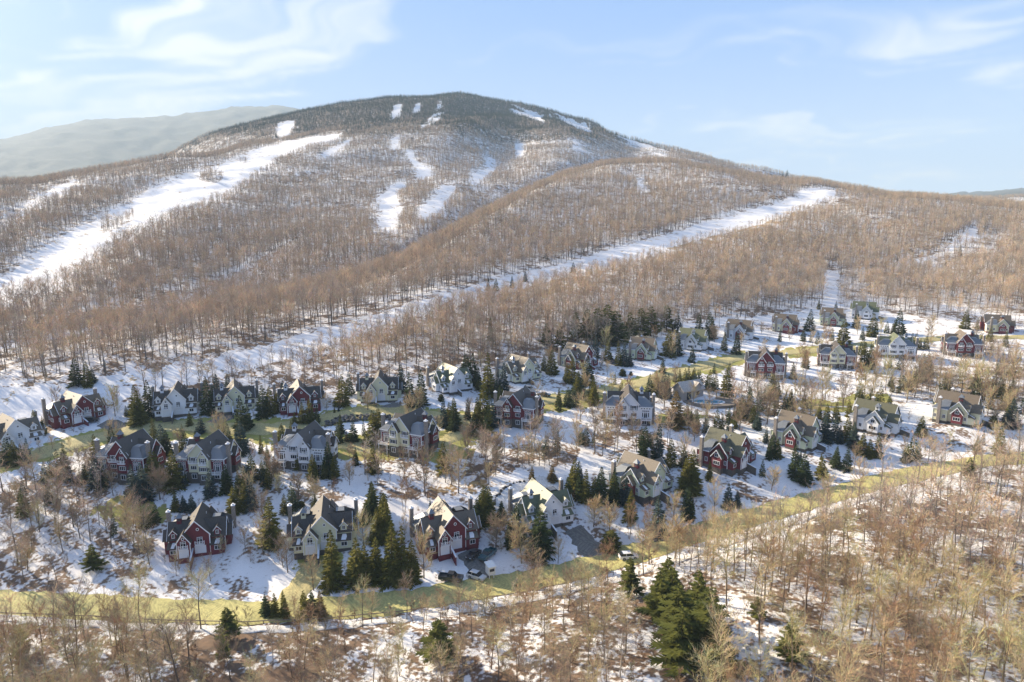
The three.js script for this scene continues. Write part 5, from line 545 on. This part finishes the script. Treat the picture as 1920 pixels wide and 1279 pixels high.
  // low wall between the two driveways
  const dw = put('driveway_wall', S().slab([-1.3, 1.6, 6.5], [-1.3, 0.2, 12.5], [-1.0, 0.2, 12.5], [-1.0, 1.6, 6.5], 3.4), 'base', 'front'); put('coping', S().slab([-1.42, 1.72, 6.5], [-1.42, 0.32, 12.6], [-0.88, 0.32, 12.6], [-0.88, 1.72, 6.5], 0.12), trimMat, 'front', dw);
  // cupola on the wing ridge
  const cu = put('cupola', S().box(-6.3, -4.9, 7.2, 9.9, 0.4, 1.8), 'accent'), ap = [-5.6, 11.3, 1.1];
  put('cupola_roof', S().face([-6.65, 9.85, 2.15], [-4.55, 9.85, 2.15], ap).face([-4.55, 9.85, 2.15], [-4.55, 9.85, 0.05], ap).face([-4.55, 9.85, 0.05], [-6.65, 9.85, 0.05], ap).face([-6.65, 9.85, 0.05], [-6.65, 9.85, 2.15], ap).face([-6.65, 9.85, 0.05], [-4.55, 9.85, 0.05], [-4.55, 9.85, 2.15], [-6.65, 9.85, 2.15]), 'metal', 'all', cu);
  put('louver', S().box(-6.0, -5.2, 8.9, 9.6, 1.8, 1.85).box(-6.0, -5.2, 8.9, 9.6, 0.35, 0.4).box(-6.35, -6.3, 8.9, 9.6, 0.7, 1.5).box(-4.9, -4.85, 8.9, 9.6, 0.7, 1.5), louverMat, 'all', cu);
  put('vent_pipe', S().box(2.0, 2.16, 8.6, 9.3, -3.2, -3.04), trimMat); put('vent_pipe', S().box(-1.2, -1.04, 9.0, 9.9, 0.6, 0.76), trimMat);
  return list;
}
const PLANS = [housePlan(false), housePlan(true)];
// what each house is called: [how it looks and where, a short way to point at it]
const HOUSE_TEXT = [
  ['dark red gabled house with two white balconies in front, nearest house at lower left', 'the nearest red house at lower left'],
  ['pale yellow gabled house with two round gable windows between the two nearest red houses', 'the nearest pale yellow house'],
  ['dark red gabled house whose driveway holds the parked cars', 'the red house with parked cars'],
  ['white gabled house with pale green roof and a curved drive behind it', 'the white house with curved drive'],
  ['dark red house with tan roof and stone chimney, near the picture left edge', 'the red house near the left edge'],
  ['white gabled house below the lower end of the ski run', 'the white house below the ski run'],
  ['pale yellow house half hidden by a tall spruce, between a white and a red house', 'the pale yellow house behind the spruce'],
  ['dark red house with two balconies above the dark stone bank', 'the red house above the stone bank'],
  ['pale yellow gabled house at the wood edge, centre left', 'the pale yellow house at the wood edge'],
  ['white house with pale green roof backing on the central woods', 'the white house by the central woods'],
  ['cream house with light tan roof between white and red neighbours at the wood edge', 'the cream house at mid wood edge'],
  ['red house with light tan roof in front of the dark pine grove', 'the red house by the pine grove'],
  ['mint house with small red gable and tan roof beside the pine grove', 'the mint house by the pine grove'],
  ['white house with green roof, right of the dark pine grove', 'the white house right of the pines'],
  ['white house with small red gable and tan roof along the upper lane', 'the white house with red gable'],
  ['bright red house with tan roof along the upper lane', 'the red house on the upper lane'],
  ['mint house with red gable and tan roof below the snowy forest gap', 'the mint house below the gap'],
  ['white house with green roof, last one below the snowy forest gap', 'the farthest white house'],
  ['brick red house with tan roof at the far right wood edge', 'the far right red house'],
  ['white house with tan roof cut by the left picture edge', 'the white house at the left edge'],
  ['dark red house seen from behind with white deck on posts, at left', 'the left red house with deck'],
  ['pale yellow house seen from behind with white deck, beside the red one with deck', 'the yellow house with deck'],
  ['white house with grey metal roofed bays behind large spruces', 'the white house with metal roofs'],
  ['pale yellow house with dark roof and red end wall in the middle of the settlement', 'the yellow house with red end'],
  ['dark red house with big dark roof above the central thicket', 'the red house above the thicket'],
  ['white house with steep grey roof in the centre of the settlement', 'the central white house'],
  ['dark red house with grey roof and white balconies, right of the pool', 'the red house right of the pool'],
  ['cream house with red end bays behind tall leafless trees', 'the cream house with red bays'],
  ['white house with green roof and wide windows on the upper right', 'the upper right white house'],
  ['pinkish red house with light roof and white deck on the upper right', 'the upper right red house'],
  ['mint house with tan roof behind a row of spruces and two birches', 'the mint house behind the birches'],
  ['red house with mossy roof beside a big yellow green spruce', 'the red house with mossy roof'],
  ['mint house with tan roof half hidden by spruces, right of centre', 'the mint house among spruces'],
  ['white house with mossy green roof above the snowy lawns', 'the white house with mossy roof'],
  ['pale yellow house with red gable and stone chimney at the right', 'the yellow house with stone chimney'],
];
const HOUSE_AT = [];
HOUSES.forEach(([x, z, yaw, mirror, wall, accent, roof, lift], i) => {
  const a = yaw * Math.PI / 180, g = thing('gabled_house', x, 0, z, a); let y = 0, n = 0;
  for (const [u, v] of [[-4, 5], [0, 5], [4, 5], [-4, -4], [4, -4], [0, 0]]) { y += height(x + u * Math.cos(a) + v * Math.sin(a), z - u * Math.sin(a) + v * Math.cos(a)); n++; }
  g.scale.set(0.75 + 0.03 * ((i * 5) % 3), 0.82 + 0.025 * ((i * 7) % 3), 0.74 + 0.03 * ((i * 3) % 4)); g.position.y = y / n + lift * 0.84 + 0.3; tag(g, HOUSE_TEXT[i][0], 'house', 'gabled houses of the ski village'); HOUSE_AT.push([x, z, HOUSE_TEXT[i][1]]);
  const mats = { wall: PAINT[wall], wall2: [11, 15, 18].includes(i) ? PAINT.cream : PAINT[wall], bay: yaw > 100 ? PAINT[accent] : [11, 15, 18].includes(i) ? PAINT.cream : PAINT[wall], accent: PAINT[accent], roof: ROOF[roof], metal: metalMat, stone: stoneMat, base: wall === 'red' && lift === 0 ? PAINT.red : baseMat }, made = [];
  const seen = yaw < 100 ? ['all', 'front', 'left'] : ['all', 'rear', 'left', 'right'];
  PLANS[mirror].forEach((p, k) => { const face = mirror && (p.face === 'left' || p.face === 'right') ? (p.face === 'left' ? 'right' : 'left') : p.face; if (!seen.includes(face)) return; made[k] = part(p.name, p.geo, typeof p.mat === 'string' ? mats[p.mat] : p.mat, p.up >= 0 ? made[p.up] : g); });
});
// ---------------------------------------------------------------- descriptions of the garden trees, by the house they stand nearest to
{
  const ORD = ['nearest', 'second nearest', 'third nearest', 'fourth nearest', 'fifth nearest', 'sixth nearest', 'seventh nearest', 'eighth nearest', 'ninth nearest', 'tenth nearest', 'eleventh nearest', 'twelfth nearest', 'thirteenth nearest', 'fourteenth nearest', 'fifteenth nearest', 'sixteenth nearest', 'seventeenth nearest', 'eighteenth nearest', 'nineteenth nearest', 'twentieth nearest', 'twenty first nearest', 'twenty second nearest', 'twenty third nearest', 'twenty fourth nearest'];
  const by = new Map();
  for (const job of treeJobs) {
    const { x, z } = job[0].position; let best = null, d = 1e9; for (const h of HOUSE_AT) { const e = Math.hypot(h[0] - x, h[1] - z); if (e < d) { d = e; best = h; } }
    const key = best[2] + '|' + job[1]; if (!by.has(key)) by.set(key, []); by.get(key).push([d, job, best[2]]);
  }
  for (const list of by.values()) {
    list.sort((a, b) => a[0] - b[0]).forEach(([d, [g, what, tone, h], house], i) => {
      const size = h > 12 ? 'tall' : h < 5.5 ? 'small' : 'medium', group = { spruce: 'spruces about the houses', pine: 'ragged pines', shrub: 'clipped evergreen shrubs', birch: 'pale stemmed birches', 'bare tree': 'leafless garden trees' }[what];
      tag(g, size + ' ' + tone + ' ' + what + (what === 'bare tree' ? '' : '') + ', ' + (ORD[i] ?? 'far out') + ' to ' + house, what === 'shrub' ? 'shrub' : 'tree', group);
    });
  }
}
// ---------------------------------------------------------------- cars
const tyreMat = std(0.02, 0.02, 0.02, 0.9), rimMat = std(0.4, 0.4, 0.42, 0.35, { metalness: 0.7 }), glassMat = new THREE.MeshPhysicalMaterial({ color: new THREE.Color().setRGB(0.015, 0.018, 0.022), roughness: 0.06 }), lampMat = std(0.7, 0.7, 0.68, 0.2), tailMat = std(0.35, 0.02, 0.02, 0.3);
const LACQUER = { charcoal: [0.025, 0.027, 0.03], graphite: [0.045, 0.042, 0.042], teal: [0.01, 0.07, 0.085], silver: [0.55, 0.55, 0.54], white: [0.78, 0.78, 0.77], grey: [0.22, 0.22, 0.23], black: [0.012, 0.012, 0.014] };
function extrude(profile, width, bevel = 0.06) { const sh = new THREE.Shape(profile.map(([x, y]) => new THREE.Vector2(x, y))), g = new THREE.ExtrudeGeometry(sh, { depth: width - 2 * bevel, bevelEnabled: true, bevelThickness: bevel, bevelSize: bevel, bevelSegments: 2, steps: 1 }); g.translate(0, 0, -width / 2 + bevel); return g; }
const CAR_TEXT = ['charcoal pickup truck parked broadside below the red house', 'graphite sedan parked on the driveway of the red house', 'teal cabbed pickup truck beside the graphite sedan', 'silver car parked behind the charcoal pickup truck', 'white car standing on the roadside below the birches', 'silver car beside the yellow house with stone chimney', 'grey car on the snowy yard at the cream house', 'black sedan on the snowy yard at the cream house', 'black car in front of the mint house by the pines', 'black car beside the red house near the left edge'];
CARS.forEach(([x, z, yaw, type, color], i) => {
  const c = thing({ pickup: 'pickup_truck', sedan: 'sedan_car', suv: 'parked_car' }[type], x, height(x, z) + 0.28, z, yaw * Math.PI / 180 - Math.PI / 2), paint = new THREE.MeshPhysicalMaterial({ color: new THREE.Color().setRGB(...LACQUER[color]), roughness: 0.35, clearcoat: 1, clearcoatRoughness: 0.05 });
  const L = { pickup: 5.7, sedan: 4.7, suv: 4.7 }[type], W = type === 'pickup' ? 2.0 : 1.85, hl = L / 2, top = type === 'pickup' ? 1.15 : 0.98;
  part('body', type === 'pickup' ? extrude([[-hl, 0.4], [-hl + 0.3, 0.32], [hl - 0.1, 0.32], [hl, 0.5], [hl - 0.05, 1.02], [hl - 1.4, 1.12], [0.9, 1.15], [-0.75, 1.15], [-0.75, 0.72], [-hl + 0.12, 0.72], [-hl + 0.1, 1.12], [-hl, 1.12]], W) : extrude([[-hl, 0.45], [-hl + 0.25, 0.28], [hl - 0.25, 0.28], [hl, 0.45], [hl - 0.08, 0.78], [hl - 1.1, top - 0.04], [-hl + (type === 'suv' ? 0.1 : 0.9), top], [-hl + 0.05, type === 'suv' ? top : 0.88]], W), paint, c);
  if (type === 'pickup') { for (const s of [-1, 1]) part('bed_side', new THREE.BoxGeometry(hl - 0.75, 0.46, 0.1).translate(-(hl + 0.75) / 2, 0.92, s * (W / 2 - 0.05)), paint, c); }
  const cab = type === 'pickup' ? [[-0.75, 1.1], [1.45, 1.1], [0.75, 1.78], [-0.6, 1.8]] : type === 'suv' ? [[-hl + 0.15, 0.94], [1.25, 0.92], [0.45, 1.58], [-hl + 0.55, 1.62]] : [[-hl + 0.75, 0.92], [1.15, 0.9], [0.3, 1.4], [-0.95, 1.42]];
  const cabin = part('cabin', extrude(cab, W - 0.22, 0.08), glassMat, c), [a, , q, b] = cab;
  part('roof', new THREE.BoxGeometry(q[0] - b[0] + 0.1, 0.07, W - 0.3).translate((q[0] + b[0]) / 2, q[1] + 0.08, 0), paint, c);
  for (const s of [-1, 1]) { part('side_pillar', new THREE.BoxGeometry(0.1, q[1] - a[1], 0.05).translate((q[0] + b[0]) / 2 - 0.1, (q[1] + a[1]) / 2, s * (W / 2 - 0.1)), paint, cabin); part('headlight', new THREE.BoxGeometry(0.08, 0.16, 0.36).translate(hl - 0.02, 0.72, s * (W / 2 - 0.3)), lampMat, c); part('tail_light', new THREE.BoxGeometry(0.08, 0.2, 0.26).translate(-hl - 0.01, 0.78, s * (W / 2 - 0.2)), tailMat, c); }
  for (const wx of [hl - 0.95, -hl + 1.0]) for (const s of [-1, 1]) { const w = part('wheel', new THREE.CylinderGeometry(0.36, 0.36, 0.24, 16).rotateX(Math.PI / 2).translate(wx, 0.36, s * (W / 2 - 0.06)), tyreMat, c); part('rim', new THREE.CylinderGeometry(0.22, 0.22, 0.04, 12).rotateX(Math.PI / 2).translate(wx, 0.36, s * (W / 2 + 0.07)), rimMat, w); }
  tag(c, CAR_TEXT[i], type === 'pickup' ? 'pickup truck' : 'car', 'parked vehicles');
});
// ---------------------------------------------------------------- stone banks, kerb stones, guard rail
const rockMats = [std(0.075, 0.068, 0.062), std(0.12, 0.108, 0.095), std(0.05, 0.047, 0.045), std(0.17, 0.155, 0.135)];
const rockShapes = [0, 1, 2, 3].map((s) => { const g = new THREE.IcosahedronGeometry(1, 1), p = g.attributes.position, n = createNoise2D(rng(300 + s)); for (let i = 0; i < p.count; i++) { const k = 0.78 + 0.3 * n(p.getX(i) * 1.3 + s, p.getY(i) * 1.3 + p.getZ(i)); p.setXYZ(i, p.getX(i) * k, p.getY(i) * k * 0.72, p.getZ(i) * k); } g.computeVertexNormals(); return g; });
function bank(name, label, pts, rows, step, size, seed) {
  const R = rng(seed), curve = new THREE.CatmullRomCurve3(pts.map(([x, z]) => new THREE.Vector3(x, 0, z))), n = Math.max(4, Math.round(curve.getLength() / step)), mid = curve.getPoint(0.5), g = thing(name, mid.x, height(mid.x, mid.z), mid.z);
  for (let r = 0; r < rows; r++) for (let i = 0; i <= n; i++) {
    const p = curve.getPoint(clamp((i + R() * 0.8) / (n + 1), 0, 1)), x = p.x + (R() - 0.5) * 0.8, z = p.z + (r - rows / 2) * size * 1.25 + (R() - 0.5) * 0.6, k = size * (0.55 + 0.7 * R()), m = part('stone', rockShapes[Math.floor(R() * 4)], rockMats[Math.floor(R() * 4)], g);
    m.position.set(x - mid.x, height(x, z) + k * 0.25 + (rows - r) * 0.25 - g.position.y, z - mid.z); m.rotation.set(R(), R() * 6, R()); m.scale.setScalar(k);
  }
  tag(g, label, 'stone wall'); return g;
}
bank('stone_bank', 'long dark stone bank below the red and yellow houses, centre left', POINTS.wall0, 3, 1.1, 0.85, 1);
bank('stone_edging', 'curved row of dark stones round the white house drive', POINTS.wall1, 1, 0.8, 0.5, 2);
bank('boulder_row', 'row of dark boulders on the snowy lawn below the birches', POINTS.wall2, 2, 1.2, 0.6, 3);
{
  const pts = POINTS.rail, curve = new THREE.CatmullRomCurve3(pts.map(([x, z]) => new THREE.Vector3(x, height(x, z), z))), n = Math.round(curve.getLength() / 3.2), P = curve.getSpacedPoints(n), o = P[Math.floor(n / 2)], g = thing('guard_rail', o.x, o.y, o.z), railMat = std(0.22, 0.18, 0.14, 0.8);
  P.forEach((p, i) => {
    part('post', new THREE.BoxGeometry(0.15, 0.9, 0.15).translate(p.x - o.x, height(p.x, p.z) - o.y + 0.4, p.z - o.z), railMat, g);
    if (i < n) { const q = P[i + 1], a = new THREE.Vector3(p.x - o.x, height(p.x, p.z) - o.y + 0.75, p.z - o.z), b = new THREE.Vector3(q.x - o.x, height(q.x, q.z) - o.y + 0.75, q.z - o.z), m = part('rail', new THREE.BoxGeometry(0.08, 0.2, a.distanceTo(b) - 0.02), railMat, g); m.position.copy(a).lerp(b, 0.5); m.lookAt(g.localToWorld(b.clone())); }
  });
  tag(g, 'long low brown guard rail along the lower side of the green road', 'guard rail');
}
// ---------------------------------------------------------------- pool with its house, pergola and fence
{
  const [px, pz] = POINTS.pool, py = height(px, pz) + 0.5, g = thing('swimming_pool', px, py, pz, -0.1), oval = (a, b, n = 28) => { const s = new THREE.Shape(); s.absellipse(0, 0, a, b, 0, 2 * Math.PI); return s; };
  const ring = oval(6.2, 3.4); ring.holes.push(oval(5.6, 2.8)); part('coping', new THREE.ExtrudeGeometry(ring, { depth: 0.2, bevelEnabled: false }).rotateX(-Math.PI / 2), trimMat, g); part('water', new THREE.ShapeGeometry(oval(5.6, 2.8), 28).rotateX(-Math.PI / 2).translate(0, 0.1, 0), std(0.03, 0.25, 0.36, 0.15), g);
  tag(g, 'oval blue swimming pool with pale rim, right of the central white house', 'pool');
  const deck = lit(new THREE.Mesh(new THREE.CylinderGeometry(10.5, 11, 1.6, 40), std(0.17, 0.145, 0.12))); deck.name = 'pool_deck'; deck.position.set(px + 1, py - 0.78, pz - 1.5); deck.scale.set(1, 1, 0.72); tag(deck, null, null, null, 'structure'); scene.add(deck);
  const [hx, hz] = POINTS.poolhouse, h = thing('pool_house', hx, height(hx, hz) + 0.2, hz, 0.5), snowRoof = new THREE.MeshStandardMaterial({ map: speckle(0.46, 0.42, 0.37, 0.6, 61, 64), roughness: 0.8, side: THREE.DoubleSide });
  part('wall', S().box(-5, 5, -1, 3, -3, 3).face([5, 3, 3], [5, 3, -3], [5, 5.6, 0]).face([-5, 3, -3], [-5, 3, 3], [-5, 5.6, 0]).geo(), std(0.36, 0.33, 0.30), h);
  part('roof_slope', S().slab([-5.6, 2.7, 3.5], [5.6, 2.7, 3.5], [5.6, 5.9, 0], [-5.6, 5.9, 0], 0.2).geo(), snowRoof, h); part('roof_slope', S().slab([5.6, 2.7, -3.5], [-5.6, 2.7, -3.5], [-5.6, 5.9, 0], [5.6, 5.9, 0], 0.2).geo(), snowRoof, h);
  const d = part('dormer', S().box(0.5, 3.5, 2.5, 4.3, -0.5, 3.2).face([0.5, 4.3, 3.2], [3.5, 4.3, 3.2], [2, 5.5, 3.2]).geo(), std(0.36, 0.33, 0.30), h); part('dormer_roof', S().slab([0.1, 4.1, 3.7], [2, 5.7, 3.7], [2, 5.7, 0], [0.1, 4.1, 1.4], 0.15).slab([2, 5.7, 3.7], [3.9, 4.1, 3.7], [3.9, 4.1, 1.4], [2, 5.7, 0], 0.15).geo(), snowRoof, d);
  part('door', S().box(-3.4, -1.4, -0.8, 2.2, 3, 3.08).geo(), paneMat, h); part('window', S().box(1.2, 2.8, 0.6, 2.0, 3, 3.08).geo(), paneMat, h); tag(h, 'low grey pool house with snow dusted gabled roof', 'house');
  const [gx, gz] = POINTS.pergola, pg = thing('pergola', gx, height(gx, gz), gz, -0.35), wood = std(0.46, 0.32, 0.20);
  for (const u of [-3, 0, 3]) for (const v of [-1.4, 1.4]) part('post', new THREE.BoxGeometry(0.3, 2.8, 0.3).translate(u, 1.2, v), wood, pg);
  for (const v of [-1.4, 1.4]) part('beam', new THREE.BoxGeometry(7, 0.25, 0.2).translate(0, 2.72, v), wood, pg); for (let i = 0; i < 9; i++) part('rafter', new THREE.BoxGeometry(0.12, 0.18, 3.6).translate(-3.2 + i * 0.8, 2.94, 0), wood, pg);
  tag(pg, 'tan wooden pergola on the deck behind the pool', 'pergola');
  const a = POINTS.fence0, b = POINTS.fence1, fg = thing('pool_fence', a[0], height(...a), a[1]), n = 9, ft = std(0.66, 0.6, 0.5);
  for (let i = 0; i <= n; i++) { const x = lerp(a[0], b[0], i / n), z = lerp(a[1], b[1], i / n); part('post', new THREE.BoxGeometry(0.14, 1.7, 0.14).translate(x - a[0], height(x, z) - fg.position.y + 0.7, z - a[1]), ft, fg); if (i < n) for (const y of [0.5, 1.4]) { const x2 = lerp(a[0], b[0], (i + 1) / n), z2 = lerp(a[1], b[1], (i + 1) / n), p = new THREE.Vector3(x - a[0], height(x, z) - fg.position.y + y, z - a[1]), q = new THREE.Vector3(x2 - a[0], height(x2, z2) - fg.position.y + y, z2 - a[1]), r = part('rail', new THREE.BoxGeometry(0.08, 0.14, p.distanceTo(q)), ft, fg); r.position.copy(p).lerp(q, 0.5); r.lookAt(fg.localToWorld(q.clone())); } }
  tag(fg, 'pale wooden fence running down beside the pool', 'fence');
}
// ---------------------------------------------------------------- white kiosk on posts by the driveway, lift towers on the far ridge, fallen trunks
{
  const [x, z] = POINTS.kiosk, k = thing('mail_kiosk', x, height(x, z), z, 0.45), w = std(0.80, 0.78, 0.72, 0.6);
  for (const s of [-0.55, 0.55]) part('post', new THREE.BoxGeometry(0.16, 2.6, 0.16).translate(s, 1.1, 0.3), w, k);
  part('box', S().box(-0.85, 0.85, 1.3, 3.4, -1.4, 0.6).geo(), w, k); part('roof', S().slab([-1.05, 3.5, 0.85], [1.05, 3.5, 0.85], [1.05, 3.9, -1.7], [-1.05, 3.9, -1.7], 0.18).geo(), w, k); part('slot', S().box(-0.6, 0.6, 2.2, 2.9, 0.6, 0.64).geo(), louverMat, k);
  tag(k, 'white mail kiosk on two posts at the end of the driveway', 'kiosk');
  const steel = std(0.62, 0.64, 0.66, 0.5, { metalness: 0.4 });
  POINTS.towers.sort((a, b) => a[0] - b[0]).forEach(([tx, tz], i, all) => { const t = thing('lift_tower', tx, height(tx, tz), tz, 0.5); part('mast', new THREE.CylinderGeometry(0.5, 0.8, 19, 8).translate(0, 9, 0), steel, t); part('crossarm', new THREE.BoxGeometry(7, 0.7, 0.7).translate(0, 18.3, 0), steel, t); for (const s of [-1, 1]) part('sheave_train', new THREE.BoxGeometry(0.5, 0.6, 3).translate(s * 3.2, 17.8, 0), steel, t); tag(t, 'pale ski lift tower on the right shoulder of the mountain, ' + ['first', 'second', 'third', 'fourth', 'fifth', 'sixth', 'seventh'][i] + ' from the summit', 'lift tower', 'ski lift towers'); });
  const logs = [[-14, -108, 0.7, 11, 'pale fallen trunk in the brown brush near the bottom centre'], [30, -122, 2.4, 12, 'long fallen trunk in the right woods below the road'], [62, -108, 0.2, 10, 'fallen trunk in the bottom right woods on snow'], [62, -232, 2.7, 14, 'fallen trunks across the snow below the pool']];
  for (const [lx, lz, a, len, label] of logs) { const T = new Tris(), R = rng(400 + lx); T.col = [1, 1, 1]; let p = [0, 0.3, 0]; for (let i = 0; i < 6; i++) { const q = [len * (i + 1) / 6, 0.3 + height(lx + Math.cos(a) * len * (i + 1) / 6, lz - Math.sin(a) * len * (i + 1) / 6) - height(lx, lz), (R() - 0.5) * 0.5]; T.tube(p, q, 0.24 - i * 0.03, 0.21 - i * 0.03, 7); if (i > 2) for (let b = 0; b < 3; b++) T.tube(q, [q[0] + 1.2 * R(), q[1] + 1.6 * R(), q[2] + 3 * (R() - 0.5)], 0.06, 0.01, 4); p = q; } const lg = lit(new THREE.Mesh(T.geo(), vc(0.42, 0.34, 0.26))); lg.name = numbered('fallen_trunk'); lg.position.set(lx, height(lx, lz), lz); lg.rotation.y = a; tag(lg, label, 'log'); scene.add(lg); }
}
renderer.render(scene, camera);
